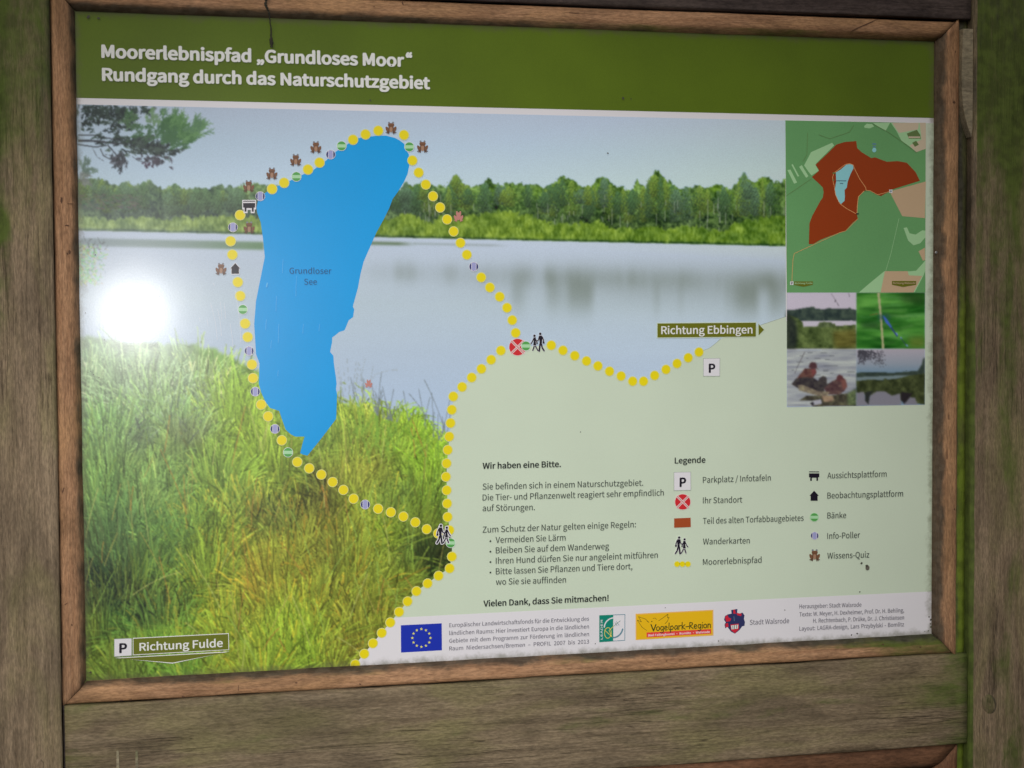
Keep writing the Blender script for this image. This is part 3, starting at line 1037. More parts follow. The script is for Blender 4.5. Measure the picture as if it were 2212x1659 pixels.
qpoly([(680, 560), (1000, 530), (1000, 780), (700, 790)], tex((92, 86, 36), 30, 7, 74, 2.5, .5), 3, 0.8)
for a, b2 in (((650, 40), (710, 130)), ((710, 130), (765, 225)), ((710, 130), (715, 215)), ((890, 40), (905, 95))):
    line([q(*a), q(*b2)], (84, 80, 90), 1.0)
# 2 damselfly on a stalk
qpoly([(1000, 35), (1930, 35), (1930, 800), (1000, 800)], tex((48, 108, 36), 62, 22, 75, 2.6, .6), 0.6)
for i in range(60):
    x0_, y0_ = rs.uniform(1000, 1900), rs.uniform(60, 780)
    l = rs.uniform(150, 420)
    cc = [(84, 160, 70), (96, 150, 96), (60, 130, 40), (28, 66, 26), (22, 80, 22), (110, 140, 90)][rs.randint(6)]
    pts = [(x0_ + l * t, y0_ + 60 * math.sin(t * 2 + i) * t * (1 if i % 2 else -0.6)) for t in (0, .25, .5, .75, 1)]
    pts = [(min(max(a, 1004), 1924), min(max(b2, 44), 792)) for a, b2 in pts]
    for k in range(4):
        fillpoly([q(pts[k][0], pts[k][1] - 9), q(pts[k + 1][0], pts[k + 1][1] - 9), q(pts[k + 1][0], pts[k + 1][1] + 9), q(pts[k][0], pts[k][1] + 9)], cc, 1.6, 0.5)
qpoly([(1560, 60), (1900, 50), (1920, 200), (1640, 160)], (40, 66, 30), 5, 0.7)
qpoly([(1060, 450), (1280, 430), (1310, 510), (1080, 520)], (28, 62, 28), 4, 0.8)
qpoly([(1700, 640), (1925, 620), (1925, 790), (1720, 790)], (96, 112, 40), 4, 0.7)
qpoly([(1280, 35), (1312, 35), (1345, 400), (1375, 800), (1345, 800), (1318, 400)], (160, 158, 120), 0.6)
qpoly([(1290, 340), (1420, 330), (1460, 400), (1300, 400)], (30, 66, 84), 3, 0.7)
qpoly([(1355, 340), (1400, 380), (1480, 500), (1460, 515), (1390, 440)], (58, 92, 178), 0.6)
qpoly([(1470, 500), (1560, 620), (1545, 635), (1460, 515)], (40, 60, 120), 0.5)
for a in ((1530, 580), (1585, 635), (1665, 735)):
    qpoly([(a[0], a[1]), (a[0] + 18, a[1] + 2), (a[0] + 34, a[1] + 32), (a[0] + 16, a[1] + 30)], (110, 140, 214), 0.5)
line([q(1600, 650), q(1665, 740)], (40, 50, 90), 1.0)
line([q(1180, 340), q(1300, 318)], (120, 84, 40), 1.0)
# 3 ducks on a branch
wt = tex((142, 148, 152), 34, 9, 76, 4, .5)
qpoly([(50, 812), (1000, 805), (1000, 1572), (50, 1585)], wt, 0.6)
for i in range(26):
    x0_, y0_ = rs.uniform(80, 900), rs.uniform(840, 1250)
    line([q(x0_, y0_), q(x0_ + rs.uniform(30, 110), y0_ + rs.uniform(-4, 4))], (88, 92, 98), 1.0)
line([q(300, 840), q(190, 1060), q(160, 1140)], (80, 76, 80), 1.0)
qpoly([(130, 1280), (240, 1130), (300, 1065), (370, 1060), (440, 1060), (455, 1120), (420, 1180), (350, 1230), (200, 1290)], tex((84, 56, 52), 30, 5, 77), 0.7)
qpoly([(355, 1050), (360, 1000), (395, 975), (440, 980), (465, 1020), (460, 1060), (400, 1070)], (70, 46, 50), 0.7)
qpoly([(455, 1045), (500, 1085), (470, 1075)], (100, 96, 90), 0.5)
qpoly([(385, 1070), (450, 1070), (445, 1130), (400, 1160)], (112, 62, 62), 1.0)
qpoly([(120, 1275), (180, 1200), (300, 1180), (420, 1190), (480, 1230), (500, 1190), (545, 1165), (590, 1180), (600, 1270), (680, 1240), (560, 1340), (560, 1400), (460, 1390), (220, 1340)], tex((52, 48, 50), 26, 5, 78), 0.7)
qpoly([(560, 1330), (680, 1230), (740, 1200), (840, 1200), (870, 1300), (830, 1370), (760, 1420), (600, 1410)], tex((78, 58, 58), 32, 5, 79), 0.7)
qpoly([(725, 1230), (735, 1165), (770, 1145), (810, 1165), (825, 1215), (780, 1240)], (82, 50, 52), 0.7)
qpoly([(790, 1210), (850, 1210), (870, 1310), (830, 1360), (800, 1300)], (110, 72, 66), 1.2)
qpoly([(205, 1290), (260, 1280), (480, 1370), (640, 1380), (600, 1430), (500, 1440), (220, 1360)], tex((112, 104, 88), 34, 5, 80), 0.7)
qpoly([(220, 1500), (320, 1430), (500, 1430), (640, 1430), (860, 1400), (960, 1450), (1000, 1570), (400, 1580), (520, 1500), (380, 1500)], tex((66, 64, 52), 38, 6, 81), 0.8)
qpoly([(520, 1430), (680, 1430), (690, 1500), (560, 1520)], tex((140, 120, 98), 30, 5, 82), 1.2)
qpoly([(870, 1400), (1000, 1330), (1000, 1560), (880, 1570)], tex((78, 92, 62), 40, 5, 83), 1.5)
qpoly([(370, 1530), (410, 1510), (445, 1540), (400, 1570)], (42, 40, 46), 0.7)
qpoly([(410, 1500), (520, 1480), (530, 1540), (430, 1560)], (150, 152, 162), 0.9)
# 4 evening lake
sk = grad([(755, (152, 148, 158)), (785, (128, 138, 150)), (806, (98, 124, 144))], DY)
qpoly([(1000, 805), (1925, 793), (1925, 1555), (1000, 1572)], sk, 0.6)
qpoly([(1000, 1120), (1150, 1112), (1500, 1120), (1830, 1092), (1880, 1010), (1900, 930), (1925, 910), (1925, 1300), (1000, 1300)], tex((46, 58, 52), 18, 7, 84), 0.8)
qpoly([(1000, 1180), (1700, 1152), (1780, 1170), (1700, 1200), (1400, 1215), (1000, 1240)], (100, 116, 120), 0.8)
qpoly([(1000, 1235), (1200, 1210), (1360, 1230), (1380, 1190), (1420, 1215), (1560, 1200), (1700, 1160), (1925, 1130), (1925, 1555), (1000, 1400)], tex((52, 60, 34), 30, 7, 85), 0.8)
qpoly([(1000, 1390), (1100, 1380), (1120, 1480), (1160, 1500), (1180, 1430), (1280, 1370), (1380, 1370), (1480, 1430), (1590, 1400), (1610, 1560), (1000, 1570)], (112, 112, 122), 0.9)
qpoly([(1640, 1540), (1720, 1450), (1790, 1460), (1830, 1555), (1640, 1560)], (108, 108, 118), 0.9)
qpoly([(1600, 1380), (1760, 1400), (1700, 1480), (1640, 1545), (1600, 1480)], (34, 30, 34), 0.9)
qpoly([(1110, 1380), (1240, 1370), (1180, 1430), (1160, 1550), (1115, 1500)], (36, 40, 38), 0.9)
for i in range(420):
    x0_, y0_ = 1010 + abs(rs.normal(0, 140)), 815 + abs(rs.normal(0, 70))
    if x0_ > 1400 or y0_ < 812:
        continue
    if y0_ > 950 and 1100 < x0_ < 1240 and rs.rand() < 0.8:
        continue
    qpoly([(x0_, y0_), (x0_ + rs.uniform(10, 24), y0_ + rs.uniform(-6, 6)), (x0_ + rs.uniform(4, 20), y0_ + rs.uniform(10, 24))], (58, 58, 66), 0.5, 0.9)
for i in range(50):
    x0_, y0_ = 1290 + rs.normal(0, 40), 940 + rs.normal(0, 40)
    qpoly([(x0_, y0_), (x0_ + 16, y0_ + 3), (x0_ + 8, y0_ + 18)], (60, 60, 66), 0.5, 0.9)

canvas = blur(canvas, 0.75)
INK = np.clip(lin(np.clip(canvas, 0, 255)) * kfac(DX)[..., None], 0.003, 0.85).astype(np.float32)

# ------------------------------------------------------------------ the information panel and its print
panel = empty('information_panel', world(0.6, -0.75, 0), 'printed trail map panel with green header, blue lake and yellow dotted path', 'information panel')
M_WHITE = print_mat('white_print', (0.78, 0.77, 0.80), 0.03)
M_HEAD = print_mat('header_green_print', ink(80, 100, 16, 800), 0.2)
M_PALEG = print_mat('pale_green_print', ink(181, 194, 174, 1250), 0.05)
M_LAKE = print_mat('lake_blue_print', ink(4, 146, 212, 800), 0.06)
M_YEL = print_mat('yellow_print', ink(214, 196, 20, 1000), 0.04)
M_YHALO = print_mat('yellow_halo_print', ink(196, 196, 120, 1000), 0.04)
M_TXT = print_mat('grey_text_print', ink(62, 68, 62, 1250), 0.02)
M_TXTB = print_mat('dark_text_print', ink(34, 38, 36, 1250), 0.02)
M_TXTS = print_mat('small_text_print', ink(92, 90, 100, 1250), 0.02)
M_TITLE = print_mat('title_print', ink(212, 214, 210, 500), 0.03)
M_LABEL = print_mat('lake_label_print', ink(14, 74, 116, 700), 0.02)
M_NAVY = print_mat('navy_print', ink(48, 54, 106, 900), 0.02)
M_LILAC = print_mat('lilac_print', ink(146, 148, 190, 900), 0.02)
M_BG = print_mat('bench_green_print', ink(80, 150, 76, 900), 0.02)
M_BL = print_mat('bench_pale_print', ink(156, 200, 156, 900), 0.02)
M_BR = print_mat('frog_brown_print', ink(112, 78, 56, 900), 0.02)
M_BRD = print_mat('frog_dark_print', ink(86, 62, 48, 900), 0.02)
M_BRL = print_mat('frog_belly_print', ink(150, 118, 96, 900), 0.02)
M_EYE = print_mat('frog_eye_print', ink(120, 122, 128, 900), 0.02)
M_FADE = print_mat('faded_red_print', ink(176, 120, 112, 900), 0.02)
M_SCR = print_mat('scratch_glint_print', ink(84, 170, 220, 700), 0.02)  # light blue that carries the flash glint on the lake scratches
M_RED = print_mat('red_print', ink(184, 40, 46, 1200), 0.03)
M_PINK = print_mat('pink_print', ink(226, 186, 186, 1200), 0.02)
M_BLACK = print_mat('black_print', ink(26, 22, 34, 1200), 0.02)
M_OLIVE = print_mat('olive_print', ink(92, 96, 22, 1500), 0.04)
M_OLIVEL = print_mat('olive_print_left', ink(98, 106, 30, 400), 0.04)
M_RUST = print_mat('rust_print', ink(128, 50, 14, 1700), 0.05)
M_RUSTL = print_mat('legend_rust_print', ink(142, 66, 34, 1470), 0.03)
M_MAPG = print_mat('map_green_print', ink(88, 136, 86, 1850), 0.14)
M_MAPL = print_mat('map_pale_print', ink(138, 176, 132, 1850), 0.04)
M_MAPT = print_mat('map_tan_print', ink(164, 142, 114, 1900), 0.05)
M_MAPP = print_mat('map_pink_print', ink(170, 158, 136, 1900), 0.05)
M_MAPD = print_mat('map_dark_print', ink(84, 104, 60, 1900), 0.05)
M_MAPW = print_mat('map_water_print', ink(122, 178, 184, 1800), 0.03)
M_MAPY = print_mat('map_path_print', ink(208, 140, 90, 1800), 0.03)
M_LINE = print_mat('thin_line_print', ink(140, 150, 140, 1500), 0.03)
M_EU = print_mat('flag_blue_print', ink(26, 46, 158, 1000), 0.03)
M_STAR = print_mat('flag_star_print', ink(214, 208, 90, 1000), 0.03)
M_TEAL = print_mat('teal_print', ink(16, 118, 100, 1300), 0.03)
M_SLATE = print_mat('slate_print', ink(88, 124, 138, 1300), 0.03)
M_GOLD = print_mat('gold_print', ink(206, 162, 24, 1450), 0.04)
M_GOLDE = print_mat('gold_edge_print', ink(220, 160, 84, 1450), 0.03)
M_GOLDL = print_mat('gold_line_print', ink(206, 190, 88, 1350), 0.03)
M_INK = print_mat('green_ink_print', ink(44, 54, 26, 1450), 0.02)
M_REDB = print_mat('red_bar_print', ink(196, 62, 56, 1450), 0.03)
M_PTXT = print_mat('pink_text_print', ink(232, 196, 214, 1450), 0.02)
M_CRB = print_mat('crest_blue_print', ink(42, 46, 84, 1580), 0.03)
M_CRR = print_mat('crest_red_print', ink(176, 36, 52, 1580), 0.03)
M_SPECK = print_mat('dirt_speck', (0.062, 0.058, 0.045), 0.3)
M_SPECK2 = print_mat('pale_dropping', (0.16, 0.15, 0.12), 0.3)

EPS = 1.2e-5


def decal(name, shapes, layer, parent=None, label=None):
    """shapes: [(points in measured coordinates, material)]; each polygon lies a hair in front of the one before"""
    vs, fs, mi, mats = [], [], [], []
    for i, (pts, m) in enumerate(shapes):
        b0 = len(vs)
        z = layer + i * EPS
        for p in pts:
            x, y = U(p[0], p[1])
            vs.append(tuple(world(x, y, z)))
        fs.append(tuple(range(b0, b0 + len(pts))))
        if m not in mats:
            mats.append(m)
        mi.append(mats.index(m))
    me = bpy.data.meshes.new(name)
    me.from_pydata(vs, [], fs)
    me.polygons.foreach_set('material_index', mi)
    bm = bmesh.new()
    bm.from_mesh(me)
    for f in bm.faces:
        f.normal_update()
        if f.normal.y > 0:
            f.normal_flip()
    bmesh.ops.triangulate(bm, faces=[f for f in bm.faces if len(f.verts) > 4])
    bm.to_mesh(me)
    bm.free()
    o = link(name, me, parent or panel, mats)
    if label:
        o['label'] = label
    return o


def circ(cx, cy, r, n=28, ry=None, a0=0.0, a1=2 * math.pi):
    ry = ry or r
    full = abs(a1 - a0 - 2 * math.pi) < 1e-6
    k = n if full else n + 1
    return [(cx + r * math.cos(a0 + (a1 - a0) * i / n), cy + ry * math.sin(a0 + (a1 - a0) * i / n)) for i in range(k)]


def seg(p, q_, wd, n=6):
    """capsule"""
    a = math.atan2(q_[1] - p[1], q_[0] - p[0])
    r = wd / 2
    return [(q_[0] + r * math.cos(a - math.pi / 2 + math.pi * i / n), q_[1] + r * math.sin(a - math.pi / 2 + math.pi * i / n)) for i in range(n + 1)] + \
           [(p[0] + r * math.cos(a + math.pi / 2 + math.pi * i / n), p[1] + r * math.sin(a + math.pi / 2 + math.pi * i / n)) for i in range(n + 1)]


def strokes(pts, wd, m):
    return [(seg(pts[i], pts[i + 1], wd), m) for i in range(len(pts) - 1)]


# backing plate with real thickness
wedge('panel_plate', M_WHITE, [(X0 - 0.012, Z0 - 0.012), (X1 + 0.012, Z0 - 0.012), (X1 + 0.012, Z1 + 0.012), (X0 - 0.012, Z1 + 0.012)], 0.0, 0.004, panel)
# header: rectified corners
hx = [U(167.5, 212), U(2014.7, 254.5)]
hy = (hx[0][1] + hx[1][1]) / 2


def plane_rect(name, xa, xb, ya, yb, z, m, parent=None):
    me = bpy.data.meshes.new(name)
    me.from_pydata([tuple(world(*v)) for v in ((xa, ya, z), (xb, ya, z), (xb, yb, z), (xa, yb, z))], [], [(0, 1, 2, 3)])
    return link(name, me, parent or panel, (m,))


plane_rect('header_band', X0 - 0.01, X1 + 0.01, hy, Z1 + 0.01, 0.0002, M_HEAD)

# dotted path and the pale field it borders
rim = [(1081.5, 757), (1060.5, 777), (1039.5, 796.8), (1018.5, 815.5), (997.8, 835.8), (980, 856), (976.5, 885), (974, 914), (971, 943), (968, 972), (965.5, 1001), (964, 1030),
       (965.5, 1058), (966.5, 1087), (967.5, 1116), (971, 1145), (976, 1175), (976, 1202), (970, 1228), (947, 1242), (923, 1260), (899, 1277), (880, 1299), (862, 1321.5), (843, 1344),
       (824, 1367), (805, 1389), (786.5, 1412), (767, 1435), (756, 1448)]
rt = [(1120, 752), (1150, 748), (1190, 745.8), (1215.5, 756.8), (1241, 768.3), (1266.3, 779.8), (1291, 790.5), (1316, 802), (1341, 812.3), (1366, 825.5), (1389.5, 825.5), (1413.5, 812),
      (1438, 798.5), (1461.8, 786), (1486, 773.5), (1509.3, 761), (1532, 752), (1545, 742), (1556, 732), (1600, 716), (1650, 700), (1697, 684)]
inR = [(1699.5, 700), (1699.3, 632), (1697.2, 430), (1696, 260), (2030, 266.8), (2030, 1390), (1400, 1425), (748, 1460)]
decal('pale_green_field', [(rim[::-1] + rt + inR, M_PALEG)], 0.0007)
decal('boundary_line', strokes([(1509, 761), (1532, 752), (1545, 742), (1556, 732)], 1.0, M_LINE) + strokes([(1640, 703), (1697, 684)], 1.0, M_LINE), 0.0009)['kind'] = 'stuff'
wl = [(749, 1456), (767, 1435), (786.5, 1412), (805, 1389), (824, 1367), (842.8, 1344.3), (853, 1334.2), (1106, 1321.2), (1400, 1306.4), (1659, 1293.7), (2030, 1276.5), (2030, 1400), (1400, 1430)]
decal('white_footer', [(wl, M_WHITE)], 0.0010)


# photo grids ------------------------------------------------------
def photo(name, corners, nx, ny, z, label, keep=None):
    """corners in measured coordinates tl, tr, br, bl; a fine net of points carries the print's inks"""
    c = [np.array(U(*p)) for p in corners]
    u = np.linspace(0, 1, nx)[None, :, None]
    v = np.linspace(0, 1, ny)[:, None, None]
    P = (c[0] * (1 - u) + c[1] * u) * (1 - v) + (c[3] * (1 - u) + c[2] * u) * v
    px, py = proj(P[..., 0], P[..., 1])
    sx = np.clip(px * S - 0.5, 0, CW - 1.001)
    sy = np.clip(py * S - 0.5, 0, CH - 1.001)
    xi, yi = sx.astype(int), sy.astype(int)
    fx, fy_ = (sx - xi)[..., None], (sy - yi)[..., None]
    col = (INK[yi, xi] * (1 - fx) + INK[yi, xi + 1] * fx) * (1 - fy_) + (INK[yi + 1, xi] * (1 - fx) + INK[yi + 1, xi + 1] * fx) * fy_
    idx = np.arange(nx * ny).reshape(ny, nx)
    quads = np.stack([idx[:-1, :-1], idx[1:, :-1], idx[1:, 1:], idx[:-1, 1:]], -1).reshape(-1, 4)
    if keep is not None:
        k = keep(px[:-1, :-1], py[:-1, :-1]).reshape(-1)
        quads = quads[k]
    me = bpy.data.meshes.new(name)
    co = np.zeros((nx * ny, 3), np.float32)
    co[:, 0] = P[..., 0].ravel()
    co[:, 1] = -z
    co[:, 2] = P[..., 1].ravel() + HEAD_Z
    me.vertices.add(nx * ny)
    me.vertices.foreach_set('co', co.ravel())
    nq = len(quads)
    me.loops.add(nq * 4)
    me.loops.foreach_set('vertex_index', quads.astype(np.int32).ravel())
    me.polygons.add(nq)
    me.polygons.foreach_set('loop_start', np.arange(nq, dtype=np.int32) * 4)
    me.update(calc_edges=True)
    at = me.color_attributes.new('ink', 'FLOAT_COLOR', 'POINT')
    rgba = np.ones((nx * ny, 4), np.float32)
    rgba[:, :3] = col.reshape(-1, 3)
    at.data.foreach_set('color', rgba.ravel())
    o = link(name, me, panel, (M_PHOTO,))
    o['label'] = label
    return o


M_PHOTO = photo_mat()
gridkeep = lambda px, py: ~((px > 1010) & (py > 850)) & ~((px > 1000) & (py > 1000))
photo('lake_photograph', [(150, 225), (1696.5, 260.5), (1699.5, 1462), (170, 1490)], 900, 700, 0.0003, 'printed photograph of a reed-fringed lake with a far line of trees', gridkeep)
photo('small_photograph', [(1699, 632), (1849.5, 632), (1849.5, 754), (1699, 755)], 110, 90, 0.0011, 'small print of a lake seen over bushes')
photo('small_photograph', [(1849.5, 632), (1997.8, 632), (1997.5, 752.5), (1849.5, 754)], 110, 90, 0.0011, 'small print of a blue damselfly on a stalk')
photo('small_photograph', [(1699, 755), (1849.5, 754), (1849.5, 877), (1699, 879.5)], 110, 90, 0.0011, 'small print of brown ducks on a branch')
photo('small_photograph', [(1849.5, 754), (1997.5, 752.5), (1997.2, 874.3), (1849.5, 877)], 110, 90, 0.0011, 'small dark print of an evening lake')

lake = [(574, 416), (598, 402.5), (623, 392), (653, 377.5), (673, 370), (700.5, 350), (725.5, 327.5), (753, 310), (770.5, 299), (798, 295), (819, 293), (834, 293), (853, 298), (864, 304),
        (873, 311), (878, 326), (883, 333), (884, 357), (880.5, 375), (873, 392), (859, 415), (848, 430), (840.5, 450), (828, 475), (813, 502), (803, 525), (785.5, 565), (779, 590), (773, 622),
        (762, 662), (765, 668.5), (762.5, 685), (753, 692), (747, 707), (744, 713.5), (733, 717), (723, 725), (717.5, 729), (717, 740), (713, 760), (720, 768.5), (721, 785), (725.5, 815), (727, 829.5),
        (725.5, 839.5), (728, 852), (726, 904.5), (705.5, 932), (688, 954.5), (664, 984), (655, 982), (648.5, 979), (653, 959.5), (658, 943), (638, 943), (628, 938), (617, 928), (613, 917),
        (607, 899.5), (603, 887.5), (583, 881), (573, 867), (564, 847), (559, 829.5), (560.5, 785), (553, 765), (549, 700), (553, 650), (560.5, 612), (569, 570), (572, 555), (568, 515), (563, 480),
        (555.5, 460), (554, 448), (558, 430)]
decal('lake_shape', [(lake, M_LAKE)], 0.0005)

dots = [(816.8, 282.5), (789.3, 290.5), (762.3, 302), (872.3, 291.8), (890.5, 346.8), (904, 373), (919.5, 398.8), (690, 351.3), (665, 366.3), (613.5, 395), (587.5, 408.3),
        (518.5, 464.8), (498, 521), (501.8, 550.3), (513.5, 609.5), (518.8, 639.3), (529.3, 699), (534.8, 728), (544, 787.3), (546.3, 816.8),
        (935, 424), (950.3, 448.3), (965.3, 474), (979.5, 500), (994.3, 524.8), (1008, 550.3), (1039, 599.3), (1057.8, 621), (1079, 641), (1094.8, 664.8), (1106, 691.5), (1113.5, 719),
        (1190.3, 745.8), (1215.5, 756.8), (1241, 768.3), (1266.3, 779.8), (1291, 790.5), (1316, 802), (1341, 812.3), (1366, 823.5), (1389.5, 823.5), (1413.5, 811), (1438, 798),
        (1461.8, 785.3), (1486, 772.8), (1509.3, 760.5), (1081.5, 757.3), (1060.5, 777), (1039.5, 796.8), (1018.5, 815.5), (997.8, 835.8), (978.8, 856.3), (975.5, 885), (972.8, 913.8),
        (970, 943), (966.8, 971.8), (964.3, 1000.8), (963, 1029.8), (964.5, 1058.8), (965.5, 1087.5), (966.5, 1116.5), (970.5, 1145), (975.8, 1202), (971, 1227.5), (947, 1243.5),
        (923.3, 1260), (899.3, 1276.8), (880, 1298.8), (861.8, 1321.5), (842.8, 1344.3), (824.3, 1366.8), (805.3, 1389.3), (786.5, 1412), (767, 1434.8),
        (564, 873.8), (579, 899.3), (608.5, 951), (642, 997.8), (667.8, 1011.5), (693.8, 1025), (718.3, 1041), (741.5, 1058), (763.5, 1077), (816.5, 1098.8), (844, 1106.3),
        (871, 1115.5), (896.8, 1128), (921.3, 1142.8), (946, 1152)]
R0 = 0.00605


def disc_mesh(name, r, m, halo=None):
    vs, fs, mi = [], [], []
    n = 30
    rings = [(r, 0.0002, 0)] if halo is None else [(r * 1.16, 0.0, 1), (r, 0.0002, 0)]
    for rad, y, k in rings:
        b0 = len(vs)
        vs += [(rad * math.cos(2 * math.pi * i / n), -y, rad * math.sin(2 * math.pi * i / n)) for i in range(n)]
        fs.append(tuple(range(b0, b0 + n)))
        mi.append(k)
    me = bpy.data.meshes.new(name)
    me.from_pydata(vs, [], fs)
    me.materials.append(m)
    if halo:
        me.materials.append(halo)
    me.polygons.foreach_set('material_index', mi)
    return me


dm = disc_mesh('path_dot', R0, M_YEL, M_YHALO)
for i, p in enumerate(dots):
    o = bpy.data.objects.new('path_dot', dm)
    COL.objects.link(o)
    x, y = U(*p)
    o.location = world(x, y, 0.0013)
    o.parent = panel
    o.matrix_parent_inverse = panel.matrix_world.inverted()


def bench(cx, cy, r=10.2, name='bench_symbol'):
    c = math.acos
    sh = [(circ(cx, cy, r * 1.06), M_WHITE if r > 9.5 else M_BL), (circ(cx, cy, r * 0.98), M_BL)]
    for s in (-1, 1):
        a = math.asin(0.36)
        if s < 0:
            sh.append((circ(cx, cy, r * 0.95, 16, None, math.pi + a, 2 * math.pi - a), M_BG))
        else:
            sh.append((circ(cx, cy, r * 0.95, 16, None, a, math.pi - a), M_BG))
    return decal(name, sh, 0.0016)


def poller(cx, cy, r=10.4):
    h = r * 0.86
    wq = r * 0.44
    sh = [(circ(cx, cy, r), M_WHITE), (circ(cx, cy, r * 0.92), M_NAVY), ([(cx - wq - 1, cy - h), (cx + wq + 1, cy - h), (cx + wq + 1, cy + h), (cx - wq - 1, cy + h)], M_WHITE),
          ([(cx - wq, cy - h + 0.4), (cx + wq, cy - h + 0.4), (cx + wq, cy + h - 0.4), (cx - wq, cy + h - 0.4)], M_LILAC)]
    return decal('bollard_symbol', sh, 0.0016)


def frog(cx, cy, s=1.0, faded=False):
    T = lambda pts: [(cx + a * s, cy + b2 * s) for a, b2 in pts]
    B, Dk, Bl, Ey = (M_FADE,) * 4 if faded else (M_BR, M_BRD, M_BRL, M_EYE)
    sh = []
    for sg in (-1, 1):
        m_ = lambda pts: T([(a * sg, b2) for a, b2 in pts])
        sh.append((m_([(4, 3), (7, -2), (11, -3.5), (12, -1), (11, 4), (8, 8.5), (4.5, 9)]), B))
        sh.append((m_([(5, 7), (8.5, 7.5), (12.3, 9.5), (11, 10.5), (8.5, 9.7), (9.3, 12.5), (7.5, 12), (6.3, 10.3), (5.5, 13.8), (3.9, 12), (4, 8)]), Dk))
        sh.append((m_([(3.2, -3), (5.6, -2.5), (5.4, 5), (4.8, 10), (3.2, 10), (2.8, 3)]), Dk))
        sh.append((T(circ(4.3 * sg, -11.6, 2.3, 12)), Ey))
    sh.append((T([(-6.8, -7), (-6, -9.6), (-2, -10.6), (2, -10.6), (6, -9.6), (7, -7), (6, -4.2), (4.6, -2), (4.2, 6), (-4.2, 6), (-4.6, -2), (-6, -4.2)]), B))
    sh.append((T([(-2.8, -1.5), (0, -2.5), (2.8, -1.5), (3.1, 4), (2.2, 9), (-2.2, 9), (-3.1, 4)]), Bl))
    sh.append((T([(-6.4, -6.4), (0, -5.4), (6.4, -6.4), (5.8, -5.2), (0, -4.4), (-5.8, -5.2)]), Dk))
    return decal('frog_symbol', sh, 0.0016)


for p in ((737.5, 315.5), (883.8, 317.5), (640, 381.8), (524.3, 668.5), (622, 977), (973, 1172.5), (1135.5, 747.3)):
    bench(*p)
bench(1758, 1117, 9)
for p in ((714, 334), (562, 424), (503, 491), (538, 758), (551.3, 845.8), (593.8, 926.3), (788.5, 1089.5), (1023, 576)):
    poller(*p)
poller(1758.8, 1157, 8.8)
for p in ((844.3, 277), (912.3, 317.5), (682, 318.8), (638.5, 346.3), (587, 375.8), (537, 403), (538, 492.3), (477.3, 581.5)):
    frog(*p)
frog(1758.8, 1199.5, 0.97)
frog(990, 468, 0.85, True)
frog(796, 829, 0.65, True)


def hikers(cx, cy, s=1.0, flip=1, halo=1.6):
    """two walkers; unit coordinates read off the larger sign, 30 wide and 42 high"""
    T = lambda p: (cx + p[0] * s * flip, cy + p[1] * s)
    L1 = [([(-7, -9), (-10, -2), (-13.5, 3)], 2.2), ([(-4, -9), (-1, -4), (0, 0)], 2.2), ([(-6, 8), (-9, 17)], 2.8), ([(-3, 8), (2, 17.5)], 2.6),
          ([(5, -13), (3, -5), (-1, -3)], 2.2), ([(12, -12), (14.5, -5), (14.5, 1)], 2.4), ([(7, 3), (5, 18.5)], 3.8), ([(10, 4), (11.5, 11), (15.8, 18)], 3.4)]
    P1 = [[(-7.5, -11.5), (-2.5, -11.5), (-2.5, -2), (-1.5, 6), (-8.5, 6), (-7, -2)], [(4.5, -15.5), (11.5, -15.5), (12, -9), (11, 0), (11, 5), (5.5, 5), (6, -3), (4.5, -8)],
          [(12.5, -2), (16.5, -2), (17, 2), (13, 2.5)], [(-1, -1), (2, 0), (1.5, 3.2), (-1.5, 2.5)]]
    H = [(-5.5, -15, 2.7), (7.2, -19.3, 2.8)]
    sh = []
    if halo:
        for pts, wd in L1:
            for i in range(len(pts) - 1):
                sh.append((seg(T(pts[i]), T(pts[i + 1]), wd * s + 2 * halo), M_WHITE))
        for P in P1:
            gx = sum(p[0] for p in P) / len(P)
            gy_ = sum(p[1] for p in P) / len(P)
            k = 1 + halo * 0.28
            sh.append(([T((gx + (p[0] - gx) * k, gy_ + (p[1] - gy_) * (1 + halo * 0.13))) for p in P], M_WHITE))
        for a, b2, r in H:
            sh.append((circ(*T((a, b2)), r * s + halo), M_WHITE))
    for pts, wd in L1:
        for i in range(len(pts) - 1):
            sh.append((seg(T(pts[i]), T(pts[i + 1]), wd * s), M_BLACK))
    for P in P1:
        sh.append(([T(p) for p in P], M_BLACK))
    for a, b2, r in H:
        sh.append((circ(*T((a, b2)), r * s, 16), M_BLACK))
    return decal('hiker_symbol', sh, 0.0019)


hikers(1159, 740, 0.98, 1, 0.5)
hikers(959, 1154.5, 1.0, -1, 1.7)
hikers(1472.5, 1178.5, 0.92, -1, 0.6)


